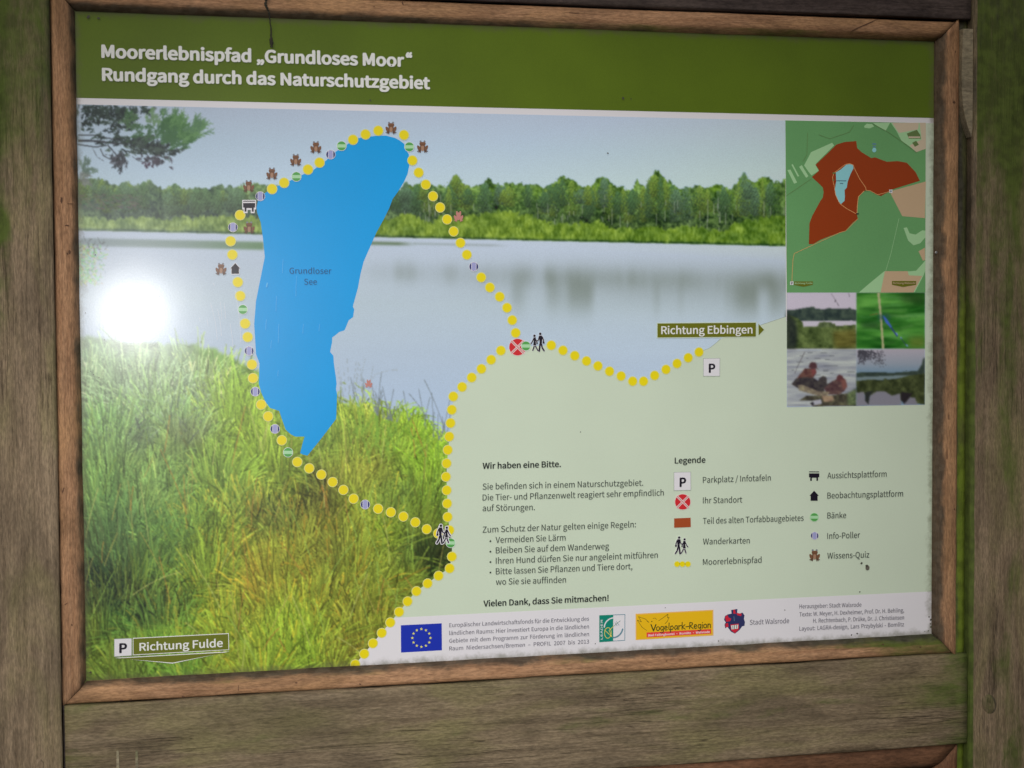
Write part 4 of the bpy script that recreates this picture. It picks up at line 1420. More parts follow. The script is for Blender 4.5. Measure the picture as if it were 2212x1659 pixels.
def lookout(cx, cy, s=1.0, halo=1.5):
    h = halo
    P = [(-11.3, -8.5), (11.3, -8.5), (11.3, -2), (11.3, 3.5), (8.6, 3.5), (8.6, 11), (5, 11), (5, 5.3), (-5, 5.3), (-5, 11), (-8.6, 11), (-8.6, 3.5), (-11.3, 3.5)]
    Ho = [(-11.3 - h, -10.5 - h), (11.3 + h, -10.5 - h), (11.3 + h, 4 + h), (8.8 + h, 4 + h), (8.8 + h, 11 + h), (4.6 - h, 11 + h), (4.6 - h, 6.6), (-4.6 + h, 6.6), (-4.6 + h, 11 + h), (-8.8 - h, 11 + h), (-8.8 - h, 4 + h), (-11.3 - h, 4 + h)]
    T = lambda pts: [(cx + a * s, cy + b2 * s) for a, b2 in pts]
    sh = [(T(Ho), M_WHITE)] if h > 0.6 else []
    sh += [(T([(-11.3, -10.5), (11.3, -10.5), (11.3, -8.8), (-11.3, -8.8)]), M_BLACK),
           (T([(-11.3, -6.3), (11.3, -6.3), (11.3, 2.2), (8.6, 2.2), (8.6, 10), (5, 10), (5, 3.2), (-5, 3.2), (-5, 10), (-8.6, 10), (-8.6, 2.2), (-11.3, 2.2)]), M_BLACK)]
    return decal('lookout_symbol', sh, 0.0016)


def hut(cx, cy, s=1.0, halo=1.5):
    P = [(0, -12), (10.5, -0.5), (8, -0.5), (8, 11), (-8, 11), (-8, -0.5), (-10.5, -0.5)]
    T = lambda k: [(cx + a * s * k, cy + b2 * s * k) for a, b2 in P]
    sh = [(T(1 + halo * 0.1), M_WHITE)] if halo > 0.3 else []
    return decal('hut_symbol', sh + [(T(1.0), M_BLACK)], 0.0016)


lookout(538, 446, 1.15, 1.7)
lookout(1757.7, 1028.5, 0.98, 0)
hut(508, 580.5, 1.0, 1.5)
hut(1757.7, 1071, 0.95, 0)


def standort(cx, cy, r):
    sh = [(circ(cx, cy, r * 1.05, 40), M_PINK), (circ(cx, cy, r, 40), M_RED)]
    k = r * 0.72
    for sg in (-1, 1):
        a, b2 = (cx - k, cy - k * sg), (cx + k, cy + k * sg)
        sh.append((seg(a, b2, r * 0.28), M_PINK))
        sh.append((seg(a, b2, r * 0.11), M_FADE))
    return decal('location_symbol', sh, 0.00150)


standort(1117.5, 749.8, 18)
standort(1474, 1084, 16.6)
decal('rust_swatch', [([(1455.5, 1119.5), (1491, 1118), (1491.5, 1138.3), (1455.5, 1139.8)], M_RUSTL)], 0.0016)
for x in (1461.8, 1473.2, 1485.2):
    decal('legend_dot', [(circ(x, 1218.2, 6.6, 20), M_YHALO), (circ(x, 1218.2, 5.6, 20), M_YEL)], 0.0016)

# ------------------------------------------------------------------ lettering
TEXTS = []
import os
FONT = None
try:        # the humanist sans that comes with Blender; the built-in face if it is not there
    FONT = bpy.data.fonts.load(os.path.join(bpy.utils.system_resource('DATAFILES'), 'fonts', 'Noto Sans CJK Regular.woff2'))
except Exception:
    pass


def text(name, body, p0, p1, cap, m, bold=0.0, layer=0.0020, shear=0.0, sw=1.0, align_caps=True, parent=None):
    """one line of type: baseline from p0 to p1 and cap height, all in measured coordinates"""
    cu = bpy.data.curves.new(name, 'FONT')
    cu.body = body
    cu.size = 1.0
    if FONT:
        cu.font = FONT
    cu.shear = shear
    cu.space_word = sw
    cu.resolution_u = 4
    o = bpy.data.objects.new(name, cu)
    COL.objects.link(o)
    TEXTS.append((o, name, p0, p1, cap, m, layer, bold))


text('title_text', 'Moorerlebnispfad „Grundloses Moor', (219, 124.3), (873, 143.8), 28.2, M_TITLE, 0.044)
text('title_text', '“', (876, 144.3), (890.5, 144.6), 28.2, M_TITLE, 0.044)
text('title_text', 'Rundgang durch das Naturschutzgebiet', (220.3, 173.8), (928.8, 192), 27.5, M_TITLE, 0.044)
text('lake_label', 'Grundloser', (625, 591), (715.5, 591.5), 12.6, M_LABEL, 0.004)
text('lake_label', 'See', (656.8, 614.8), (684.3, 614.8), 12.6, M_LABEL, 0.004)
BT = [('Wir haben eine Bitte.', (1041.8, 1012.5), (1211, 1008.3), 1), ('Sie befinden sich in einem Naturschutzgebiet.', (1041.8, 1057.5), (1388.5, 1048.8), 0),
      ('Die Tier- und Pflanzenwelt reagiert sehr empfindlich', (1041.8, 1081), (1433, 1070), 0), ('auf Störungen.', (1041.8, 1103.8), (1154.8, 1101.5), 0),
      ('Zum Schutz der Natur gelten einige Regeln:', (1041.8, 1150.3), (1372.8, 1138.5), 0), ('Vermeiden Sie Lärm', (1069.8, 1172.5), (1221, 1167), 0),
      ('Bleiben Sie auf dem Wanderweg', (1070.3, 1195), (1315, 1185.5), 0), ('Ihren Hund dürfen Sie nur angeleint mitführen', (1070.3, 1217.5), (1420, 1204.5), 0),
      ('Bitte lassen Sie Pflanzen und Tiere dort,', (1070.3, 1240.3), (1365, 1229), 0), ('wo Sie sie auffinden', (1070.3, 1263), (1221.8, 1258), 0),
      ('Vielen Dank, dass Sie mitmachen!', (1043.5, 1309.8), (1314, 1297.3), 1)]
for b_, p0, p1, bo in BT:
    text('body_text', b_, p0, p1, 13.2, M_TXTB if bo else M_TXT, 0.026 if bo else 0.008)
for y in (1168.5, 1191.2, 1213.7, 1236.2):
    decal('bullet', [(circ(1058.7, y, 2.1, 12), M_TXT)], 0.0020)
text('legend_heading', 'Legende', (1456.5, 1000.8), (1523, 999), 12.8, M_TXTB, 0.024)
for b_, p0, p1 in (('Parkplatz / Infotafeln', (1517.3, 1042.8), (1664, 1037.8)), ('Ihr Standort', (1517.3, 1087), (1602.3, 1085)), ('Teil des alten Torfabbaugebietes', (1517.3, 1131.3), (1734.8, 1124.5)),
                   ('Wanderkarten', (1517.3, 1175.8), (1618.5, 1173.3)), ('Moorerlebnispfad', (1517.3, 1220), (1644, 1215)), ('Aussichtsplattform', (1785.8, 1033.3), (1914, 1029.5)),
                   ('Beobachtungsplattform', (1785.8, 1076.5), (1949.5, 1072)), ('Bänke', (1785.8, 1119.5), (1826.5, 1118.8)), ('Info-Poller', (1785.8, 1163.8), (1856.5, 1161.3)),
                   ('Wissens-Quiz', (1785.8, 1206.5), (1876.5, 1203.8))):
    text('legend_text', b_, p0, p1, 12.8, M_TXT, 0.007)
for b_, yl, yr_, sw in (('Europäischer Landwirtschaftsfonds für die Entwicklung des', 1354.3, 1340, 1.0), ('ländlichen Raums: Hier investiert Europa in die ländlichen', 1371.3, 1356.8, 1.15),
                        ('Gebiete mit dem Programm zur Förderung im ländlichen', 1388, 1373, 1.5), ('Raum Niedersachsen/Bremen – PROFIL 2007 bis 2013', 1404.5, 1389.3, 2.1)):
    text('footer_text', b_, (969.8, yl), (1271.5, yr_), 8.6, M_TXTS, 0.006, sw=sw)
for b_, p0, p1, sw in (('Herausgeber: Stadt Walsrode', (1725.5, 1313.8), (1859.5, 1309.8), 1), ('Texte: W. Meyer, H. Dexheimer, Prof. Dr. H. Behling,', (1725.5, 1331), (1951.5, 1321.8), 1),
                       ('H. Rechtenbach, P. Drüke, Dr. J. Christiansen', (1755.3, 1344.8), (1951.5, 1337.3), 1), ('Layout: LAGRA-design, Lars Przybylski - Bomlitz', (1725.5, 1361.8), (1951.5, 1352.3), 1.5)):
    text('credit_text', b_, p0, p1, 8.8, M_TXTS, 0.006, sw=sw)
text('town_text', 'Stadt Walsrode', (1618.5, 1349), (1703.5, 1345.3), 10.4, M_TXTS, 0.004)

# direction signs
decal('direction_sign', [([(1418, 697.2), (1633.6, 695.4), (1633.4, 728.6), (1418, 730.6)], M_PALEG), ([(1419.6, 698.8), (1632.2, 697), (1632, 727.2), (1419.6, 729.1)], M_OLIVE),
                         ([(1636.5, 697.3), (1651.5, 712.3), (1637, 727)], M_PALEG), ([(1637.6, 699.8), (1649.8, 712.3), (1638, 724.6)], M_OLIVE)], 0.0014)
text('sign_text', 'Richtung Ebbingen', (1427.3, 721.6), (1624.5, 720), 17.0, M_TITLE, 0.022)
decal('direction_sign', [([(286.8, 1377.6), (494, 1367.3), (494.8, 1403.6), (286.8, 1415)], M_TITLE), ([(288.2, 1379.2), (492.8, 1369), (493.4, 1402.4), (288.2, 1413.4)], M_OLIVEL),
                         ([(247.5, 1420.4), (495.5, 1406.8), (372.5, 1433)], M_TITLE), ([(255, 1421.6), (487, 1409), (372.5, 1431)], M_OLIVEL)], 0.0014)
text('sign_text', 'Richtung Fulde', (301.3, 1405.3), (481.3, 1396.4), 17.2, M_TITLE, 0.022)
for (a, b2, c, d), pp in ((((247.5, 1380.5), (283.8, 1379), (283.8, 1415), (247.5, 1417.3)), ((257.5, 1409.5), (274.5, 1409), 21)),
                          (((1519, 774.8), (1553.8, 774.3), (1553.5, 811.8), (1519, 812)), ((1530, 804.5), (1544.2, 804.3), 19.5)),
                          (((1455.5, 1020.5), (1490.8, 1019.8), (1491.2, 1058), (1455.5, 1058.8)), ((1467, 1051), (1481.2, 1050.7), 20))):
    g = [(a[0] - 1, a[1] - 1), (b2[0] + 1, b2[1] - 1), (c[0] + 1, c[1] + 1), (d[0] - 1, d[1] + 1)]
    decal('parking_symbol', [(g, M_LINE), ([a, b2, c, d], M_WHITE)], 0.0016)
    text('parking_letter', 'P', pp[0], pp[1], pp[2], M_BLACK, 0.04)

# small overview map
mq = lambda x, y: (1690.2 + x * 0.14404, 253.8 + y * 0.14404)
mr_ = lambda x, y: (1690.2 + x * 0.14404, 432 + y * 0.14404)
A = lambda f, pts: [f(*p) for p in pts]
sh = [([(1696, 260.3), (1999, 266), (1997.8, 632), (1699, 632)], M_MAPG)]
sh += [(A(mq, [(320, 720), (425, 520), (740, 380), (770, 420), (500, 690), (500, 730), (540, 800), (430, 870), (390, 820)]), M_MAPL),
       (A(mq, [(130, 710), (150, 700), (245, 880), (225, 890)]), M_MAPL), (A(mq, [(245, 740), (285, 715), (385, 880), (350, 905)]), M_MAPL), (A(mq, [(70, 790), (115, 780), (215, 975), (170, 995)]), M_MAPL),
       (A(mq, [(1220, 130), (1260, 95), (1340, 100), (1370, 135), (1300, 165), (1225, 155)]), M_MAPL), (A(mq, [(1350, 85), (1610, 80), (1540, 205)]), M_MAPL),
       (A(mq, [(1620, 82), (2145, 80), (2145, 470), (2000, 520), (1880, 420), (1780, 350), (1700, 200)]), M_MAPL),
       (A(mq, [(1640, 82), (2040, 80), (2030, 180), (1740, 235)]), M_MAPP), (A(mq, [(2050, 80), (2145, 80), (2145, 470), (2000, 520), (1900, 420), (2080, 330)]), M_MAPP),
       (A(mq, [(1860, 240), (2010, 185), (2060, 260), (2070, 320), (1890, 320)]), M_MAPD), (A(mq, [(1885, 285), (2060, 285), (2060, 310), (1885, 310)]), M_MAPP),
       (A(mq, [(1940, 380), (2000, 350), (2040, 410), (1980, 440)]), M_MAPD),
       (A(mq, [(1600, 1110), (2145, 960), (2130, 1510), (1790, 1480), (1760, 1420)]), M_MAPT),
       (A(mr_, [(1810, 420), (1860, 410), (1900, 500), (1990, 520), (2090, 455), (2137, 460), (2137, 560), (2060, 650), (1960, 680), (1880, 610)]), M_MAPL),
       (A(mr_, [(2035, 770), (2130, 715), (2135, 900), (2100, 910)]), M_MAPT),
       (A(mr_, [(2135, 910), (2135, 1060), (2110, 1130), (1980, 1380), (1140, 1388), (1300, 1250), (1520, 1070), (1900, 1070), (2000, 1060)]), M_MAPL),
       (A(mr_, [(1530, 1068), (1870, 1068), (1890, 1130), (2090, 1140), (1960, 1385), (1465, 1388)]), M_MAPT),
       (A(mr_, [(2137, 1150), (2137, 1388), (1990, 1388)]), M_MAPG)]
rust = A(mq, [(490, 710), (680, 530), (800, 410), (920, 370), (1100, 355), (1115, 460), (1180, 520), (1325, 610), (1385, 600), (1560, 665), (1720, 655), (1860, 680), (1990, 820), (2055, 950), (1640, 1080),
              (1560, 1130), (1470, 1180), (1390, 1150), (1310, 1095), (1260, 1090), (1215, 1110), (1130, 1190), (1115, 1330), (1110, 1430)]) + \
    A(mr_, [(1110, 210), (1125, 280), (1050, 340), (940, 460), (850, 490), (700, 545), (560, 600), (460, 660), (390, 665), (400, 350), (440, 240), (560, 20)]) + \
    A(mq, [(600, 1200), (612, 1120), (600, 1050), (530, 980), (435, 895), (540, 800), (530, 770)])
sh.append((rust, M_RUST))
sh.append((A(mq, [(795, 825), (870, 780), (950, 710), (1000, 700), (1050, 715), (1060, 760), (1010, 860), (970, 970), (960, 1050), (925, 1090), (930, 1180), (925, 1250), (870, 1300), (840, 1260), (790, 1170), (780, 1080),
                      (800, 960)]), M_MAPW))
decal('overview_map', sh, 0.0011)
pth = [(740, 1000), (752, 880), (765, 835)]
mp_lines = strokes(A(mq, [(760, 1000), (745, 900), (765, 835), (930, 710), (1000, 690), (1055, 715), (1085, 790), (1150, 920), (1240, 1050), (1250, 1095)]), 1.1, M_MAPY) + \
    strokes(A(mq, [(765, 1000), (790, 1160), (850, 1290), (960, 1370), (1100, 1445)]), 1.1, M_MAPY) + \
    strokes(A(mq, [(1215, 1105), (1130, 1190), (1115, 1330), (1110, 1440)]), 1.1, M_MAPY) + \
    strokes(A(mr_, [(1125, 280), (940, 465), (850, 490), (170, 805), (150, 900), (135, 1220)]), 0.9, M_MAPY) + \
    strokes(A(mr_, [(1740, 280), (1620, 800), (1540, 1070)]), 0.8, M_MAPL) + strokes(A(mq, [(60, 1170), (430, 920)]), 0.8, M_MAPD) + \
    strokes(A(mq, [(370, 230), (360, 560), (300, 660)]), 0.7, M_MAPD) + strokes(A(mq, [(540, 260), (700, 320), (1000, 220), (1060, 120)]), 0.7, M_MAPD) + \
    strokes(A(mq, [(1350, 100), (1560, 210), (1780, 360), (2010, 530)]), 0.7, M_MAPD) + strokes(A(mq, [(1605, 1110), (1420, 1160), (1310, 1100), (1250, 1095)]), 1.0, M_MAPY)
decal('map_lines', mp_lines, 0.0014)['kind'] = 'stuff'
decal('map_lettering', strokes(A(mq, [(805, 950), (945, 950)]), 2.0, M_SLATE) + strokes(A(mq, [(860, 990), (900, 990)]), 2.0, M_SLATE) + strokes(A(mq, [(750, 835), (785, 835)]), 2.4, M_MAPD) +
      strokes(A(mq, [(755, 940), (760, 942)]), 2.6, M_MAPD) + strokes(A(mq, [(1240, 1098), (1265, 1098)]), 2.4, M_MAPD) + strokes(A(mr_, [(1105, 208), (1130, 208)]), 2.6, M_BLACK), 0.0017)['kind'] = 'stuff'
decal('map_pond', [(circ(*mq(1370, 420), 7, 16, 10), M_MAPG), (circ(*mq(1370, 400), 5, 12, 2), M_SLATE), (circ(*mq(1370, 440), 4, 12, 2), M_SLATE), (circ(*mq(1370, 490), 4.5, 12, 5), M_MAPW)], 0.0015)
decal('parking_symbol', [(A(mq, [(1592, 1083), (1642, 1083), (1642, 1133), (1592, 1133)]), M_WHITE), (circ(*mq(1617, 1107), 2.0, 10), M_SLATE)], 0.0017)
decal('parking_symbol', [(A(mr_, [(108, 1222), (158, 1222), (158, 1275), (108, 1275)]), M_WHITE)], 0.0017)
text('parking_letter', 'P', mr_(122, 1266), mr_(146, 1266), 5.0, M_BLACK, 0.03)
decal('direction_sign', [(A(mr_, [(168, 1222), (450, 1222), (450, 1272), (310, 1302), (168, 1275)]), M_OLIVE)], 0.0017)
text('sign_text', 'Richtung Fulde', mr_(178, 1262), mr_(440, 1260), 3.6, M_MAPL, 0.02)
decal('direction_sign', [(A(mr_, [(1635, 1215), (1997, 1215), (1997, 1272), (1805, 1305), (1635, 1272)]), M_OLIVE)], 0.0017)
text('sign_text', 'Richtung Walsrode', mr_(1650, 1260), mr_(1985, 1259), 3.8, M_MAPT, 0.02)

# European flag
fq = [(865.5, 1350.3), (953.8, 1346), (954.3, 1404.3), (866, 1409.3)]
sh = [(fq, M_EU)]
for k in range(12):
    a = k / 12 * 2 * math.pi
    cx, cy = 909.9 + 19.6 * math.sin(a), 1377.7 - 19.2 * math.cos(a)
    sh.append(([(cx + (3.4 if j % 2 == 0 else 1.4) * math.sin(j * math.pi / 5), cy - (3.4 if j % 2 == 0 else 1.4) * math.cos(j * math.pi / 5)) for j in range(10)], M_STAR))
decal('european_flag', sh, 0.0013)


def quad(tl, tr, br, bl):
    def f(u, v):
        a = (tl[0] * (1 - u) + tr[0] * u, tl[1] * (1 - u) + tr[1] * u)
        b2 = (bl[0] * (1 - u) + br[0] * u, bl[1] * (1 - u) + br[1] * u)
        return (a[0] * (1 - v) + b2[0] * v, a[1] * (1 - v) + b2[1] * v)
    return f


# LEADER emblem
f = quad((1294, 1328.8), (1349.9, 1326.3), (1349.6, 1383.3), (1294, 1387))
sh = [(A(f, [(0, 0), (0.54, 0), (0.54, 1), (0, 1)]), M_TEAL)]
sh += strokes(A(f, [(0.54, 0.01), (0.99, 0.01), (0.99, 0.99), (0.54, 0.99)]), 1.3, M_SLATE)
arc = lambda cx, cy, rx, ry, a0, a1, n=10: [(cx + rx * math.cos(math.radians(a0 + (a1 - a0) * i / n)), cy + ry * math.sin(math.radians(a0 + (a1 - a0) * i / n))) for i in range(n + 1)]
sh += strokes(A(f, arc(0.55, 0.48, 0.36, 0.36, 185, 268)), 2.6, M_WHITE)
sh += strokes(A(f, arc(0.55, 0.48, 0.36, 0.38, 92, 12)), 3.0, M_SLATE)
sh += strokes(A(f, arc(0.33, 0.67, 0.13, 0.2, 0, 360, 16)), 1.2, M_GOLDL) + strokes(A(f, [(0.2, 0.55), (0.48, 0.82), (0.38, 0.58), (0.56, 0.42), (0.66, 0.34), (0.8, 0.24)]), 1.1, M_GOLDL)
sh += strokes(A(f, [(0.56, 0.42), (0.8, 0.24)]), 1.1, M_SLATE) + strokes(A(f, [(0.6, 0.3), (0.68, 0.42)]), 1.0, M_SLATE) + strokes(A(f, [(0.66, 0.26), (0.76, 0.4)]), 1.0, M_SLATE)
decal('leader_emblem', sh, 0.0013)
text('emblem_text', 'LEADER', f(0.125, 0.9), f(0.125, 0.16), 4.4, M_WHITE, 0.02)

# Vogelpark-Region emblem: the winged line drawing and brush lettering
f = quad((1372.3, 1325.5), (1540.3, 1316.8), (1540.5, 1372.5), (1372.5, 1382.3))
sh = [(A(f, [(0, 0), (1, 0), (1, 1), (0, 1)]), M_GOLDE), (A(f, [(0.012, 0.04), (0.985, 0.04), (0.985, 0.955), (0.012, 0.98)]), M_GOLD)]
vq = lambda x, y: f((x - 1065) / 673, (y - 325 + (x - 1065) * 0.052) / 227)
bd = strokes(A(vq, [(1160, 470), (1120, 440), (1080, 380), (1115, 395), (1090, 350), (1150, 370), (1180, 400), (1165, 390)]), 0.9, M_INK)
bd += strokes(A(vq, [(1265, 385), (1310, 355), (1345, 328), (1340, 360), (1355, 355), (1340, 390), (1320, 410)]), 0.9, M_INK)
bd += strokes(A(vq, [(1215, 365), (1235, 362), (1245, 375)]), 0.8, M_INK) + [(circ(*vq(1205, 392), 1.3, 8), M_INK)]
decal('region_emblem', sh + [(A(vq, [(1160, 487), (1718, 460), (1718, 500), (1160, 530)]), M_REDB)] + bd, 0.0013)
GL = {'V': [[(0, 10), (4, 0), (8, 9.5)]], 'o': [[(3, 6.2), (.6, 5), (.5, 1.5), (3, 0), (5.4, 1.6), (5.3, 5), (3, 6.2)]], 'g': [[(5, 6), (1.5, 6), (.5, 2.5), (2.5, 0), (5, 2.5), (5.2, 6), (5, -2.5), (2.5, -4), (.5, -3)]],
      'e': [[(.8, 3.2), (5, 3.8), (4, 6.2), (1.4, 6), (.5, 2.5), (2.4, 0), (5, 1)]], 'l': [[(1.5, 11), (1, 2), (2.5, 0)]], 'p': [[(1, 6), (.5, -4)], [(1, 5), (3.5, 6.4), (5.4, 3.6), (3.5, .4), (.9, 1)]],
      'a': [[(5, 6), (2, 6.2), (.5, 2.5), (2.2, 0), (4.8, 2.5), (5, 6), (5.6, 0)]], 'r': [[(1, 6.2), (1, 0)], [(1, 4), (3, 6.2), (5, 6)]], 'k': [[(1, 11), (.8, 0)], [(5.6, 7), (1, 3.4), (6, 0)]],
      '-': [[(.5, 3.6), (5, 4)]], 'R': [[(1, 10), (.6, 0)], [(1, 10), (5.5, 9), (5, 6), (1, 5), (6.5, 0)]], 'i': [[(1, 6), (1, 0)], [(1.2, 8.6), (1.3, 9)]], 'n': [[(1, 6.2), (.8, 0)], [(.9, 4.4), (3, 6.3), (4.8, 5), (5, 0)]]}
AD = {'V': 8.5, 'i': 2.8, 'l': 3.2, 'R': 7.4, '-': 6, 'r': 5.6}
bs = []
x_ = 0
tot = sum(AD.get(c, 6.6) for c in 'Vogelpark-Region')
for ch in 'Vogelpark-Region':
    for pl in GL[ch]:
        pts = [vq(1198 + (x_ + a) / tot * 520, 474 - (x_ + a) / tot * 28 - b2 * 5.6) for a, b2 in pl]
        bs += strokes(pts, 2.4 if ch in 'V' else 1.7, M_INK)
    x_ += AD.get(ch, 6.6)
decal('brush_lettering', bs, 0.0017)
text('emblem_text', 'Bad Fallingbostel · Bomlitz · Walsrode', vq(1172, 520), vq(1706, 492), 4.6, M_PTXT, 0.024)

# town crest
f = quad((1563.5, 1316.5), (1608.5, 1314), (1608.5, 1367.3), (1563.5, 1369.8))
B_ = [(0.34, 0.03), (0.64, 0.0), (0.62, 0.15), (0.72, 0.2), (0.88, 0.16), (0.98, 0.28), (0.95, 0.42), (1.0, 0.55), (0.98, 0.7), (0.86, 0.72), (0.74, 0.86), (0.52, 1.0), (0.32, 0.9), (0.16, 0.7), (0.05, 0.76), (0.02, 0.6),
      (0.08, 0.52), (0.0, 0.42), (0.04, 0.26), (0.18, 0.2), (0.36, 0.18)]
sh = [(A(f, B_), M_CRB), (A(f, [(0.04, 0.3), (0.16, 0.22), (0.22, 0.34), (0.34, 0.38), (0.3, 0.48), (0.1, 0.5)]), M_CRR), (A(f, [(0.58, 0.16), (0.84, 0.2), (0.82, 0.3), (0.64, 0.26)]), M_CRR),
      (A(f, [(0.06, 0.58), (0.18, 0.54), (0.22, 0.7), (0.08, 0.74)]), M_CRR), (A(f, [(0.44, 0.02), (0.52, 0.02), (0.56, 0.2), (0.44, 0.18)]), M_CRR), (A(f, [(0.3, 0.62), (0.7, 0.6), (0.72, 0.82), (0.52, 0.98), (0.34, 0.86)]), M_CRR),
      (A(f, [(0.33, 0.66), (0.68, 0.64), (0.66, 0.8), (0.36, 0.82)]), M_TITLE)]
sh += strokes(A(f, [(0.42, 0.68), (0.42, 0.8)]), 1.3, M_INK) + strokes(A(f, [(0.5, 0.66), (0.5, 0.8)]), 1.3, M_INK) + strokes(A(f, [(0.6, 0.66), (0.6, 0.78)]), 1.3, M_INK) + strokes(A(f, [(0.47, 0.3), (0.49, 0.48)]), 1.0, M_SLATE)
decal('town_crest', sh, 0.0013)

# turn the type into print
dg = bpy.context.evaluated_depsgraph_get()
cap_o = bpy.data.curves.new('cap', 'FONT')
cap_o.body = 'H'
if FONT:
    cap_o.font = FONT
co_ = bpy.data.objects.new('cap', cap_o)
COL.objects.link(co_)
dg.update()
mm = bpy.data.meshes.new_from_object(co_.evaluated_get(dg))
CAPH = max(v.co.y for v in mm.vertices)
bpy.data.objects.remove(co_)
for (o, name, p0, p1, cap, m, layer, bold) in TEXTS:
    src = bpy.data.meshes.new_from_object(o.evaluated_get(dg))
    bpy.data.objects.remove(o)
    n = len(src.vertices)
    co = np.zeros(n * 3, np.float32)
    src.vertices.foreach_get('co', co)
    co = co.reshape(-1, 3)
    polys = [tuple(p.vertices) for p in src.polygons]
    xa, xb = co[:, 0].min(), co[:, 0].max()
    a, b2 = np.array(U(*p0)), np.array(U(*p1))
    d = b2 - a
    ln = np.linalg.norm(d)
    e = np.array([p1[0] - p0[0], p1[1] - p0[1]], float)      # cap height is measured across the baseline
    e /= np.linalg.norm(e)
    ch = np.linalg.norm(np.array(U(p0[0] + e[1] * cap, p0[1] - e[0] * cap)) - a)
    dn = d / ln
    nn = np.array([-dn[1], dn[0]])
    # weight: the same outlines printed again, shifted a hair each way
    r = bold * 1.55 * ch
    steps = [(0, 0)] if bold < 0.002 else [(math.cos(k * math.pi / 3), math.sin(k * math.pi / 3)) for k in range(6)] + ([(0, 0)] if bold > 0.012 else [])
    vs, fs = [], []
    for k, (sx, sy) in enumerate(steps):
        u = (co[:, 0] - xa) / (xb - xa) * (ln - 2 * r) + r + sx * r
        v = co[:, 1] / CAPH * (ch - r) + sy * r * 0.8
        P = a[None] + u[:, None] * dn[None] + v[:, None] * nn[None]
        z = layer + k * EPS
        b0 = len(vs)
        vs += [(x, -z, y + HEAD_Z) for x, y in P.tolist()]
        fs += [tuple(i + b0 for i in p) for p in polys]
    me = bpy.data.meshes.new(name)
    me.from_pydata(vs, [], fs)
    me.update()
    bm = bmesh.new()
    bm.from_mesh(me)
    for fc in bm.faces:
        fc.normal_update()
        if fc.normal.y > 0:
            fc.normal_flip()
    bm.to_mesh(me)
    bm.free()
    link(name, me, panel, (m,))

# ------------------------------------------------------------------ dirt, insects' marks, cobweb strand, screw
rr = random.Random(5)
specks = [(1312, 331, 2.0), (1345, 213.5, 3.5), (799, 217, 2.6), (1253, 933, 1.6), (1859.5, 1216, 2.6), (845, 142, 1.6), (191, 37, 4.5), (212.5, 40, 3), (185, 676, 1.4), (206, 551, 1.8), (226, 734, 1.8), (190, 804, 1.6),
          (202, 809, 1.6), (1871, 1222, 2.2), (1856, 1278, 1.8), (1436, 1312, 1.2), (2005, 1332, 2), (2009, 1338, 2.6), (2008, 1347, 2), (2010, 1354, 3), (2004, 1362, 2), (1996, 1363, 1.4), (1838, 1371, 2.5), (1850, 1368, 2),
          (1956, 800, 1), (1285, 1390, 1.5), (1551, 1384, 1.8), (1362, 214, 1.6), (196, 802, 1.4), (214, 815, 1.4), (1694, 1317, 1.6), (345, 640, 1), (186, 1420, 2), (195, 1452, 3)]
for x, y, r in specks:
    n = 9
    pts = [(x + r * rr.uniform(0.5, 1.2) * math.cos(2 * math.pi * i / n), y + r * rr.uniform(0.45, 1.1) * math.sin(2 * math.pi * i / n)) for i in range(n)]
    decal('dirt_speck', [(pts, M_SPECK)], 0.0024)
decal('insect_dropping', [(circ(1872.5, 1226, 4.5, 12, 5.5), M_SPECK2), (circ(1871, 1221.5, 3.2, 10, 2.2), M_SPECK)], 0.0023)

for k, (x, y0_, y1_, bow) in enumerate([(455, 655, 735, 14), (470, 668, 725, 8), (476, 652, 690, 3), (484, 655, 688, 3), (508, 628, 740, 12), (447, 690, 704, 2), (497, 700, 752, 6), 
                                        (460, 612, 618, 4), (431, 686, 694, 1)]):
    decal('scratch_glint', strokes([(x + bow * math.sin(t * 1.5), y0_ + (y1_ - y0_) * t) for t in (0, .25, .5, .75, 1)], 0.55, M_WHITE), 0.0023)  # fine scratches, their flash glint painted as white ink

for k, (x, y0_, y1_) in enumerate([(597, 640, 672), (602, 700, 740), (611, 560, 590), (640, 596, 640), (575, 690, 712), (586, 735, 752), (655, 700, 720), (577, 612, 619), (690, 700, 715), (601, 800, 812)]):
    decal('scratch_glint', strokes([(x, y0_), (x - 1.0, (y0_ + y1_) / 2), (x - 1.4, y1_)], 0.8 if k != 7 else 3.0, M_SCR), 0.0023)  # lake scratches and one dot, flash reflection painted in light blue

# cobweb strand, hanging from the rail over the header
cpts = [(577, -12), (575, -2), (573.5, 8), (576, 16), (581, 26), (583, 40), (584.5, 56), (585.5, 72), (585.8, 84), (586.3, 94), (587, 105)]
rad = [0.0016, 0.0018, 0.0021, 0.0015, 0.0012, 0.0010, 0.0009, 0.0010, 0.0017, 0.0021, 0.0008]
zs = [0.020, 0.019, 0.018, 0.017, 0.015, 0.010, 0.007, 0.005, 0.0045, 0.0042, 0.004]
vs, fs = [], []
K = 8
rings = []
for i in range(len(cpts) - 1):
    for j in range(5):
        t = j / 5
        rings.append((cpts[i][0] * (1 - t) + cpts[i + 1][0] * t, cpts[i][1] * (1 - t) + cpts[i + 1][1] * t, rad[i] * (1 - t) + rad[i + 1] * t, zs[i] * (1 - t) + zs[i + 1] * t))
for (px, py, r, z) in rings:
    x, y = U(px, py, z)
    r *= rr.uniform(0.6, 1.35)
    x += rr.uniform(-0.0004, 0.0004)
    for k in range(K):
        a = 2 * math.pi * k / K
        vs.append(tuple(world(x + r * math.cos(a), y, z + r * math.sin(a))))
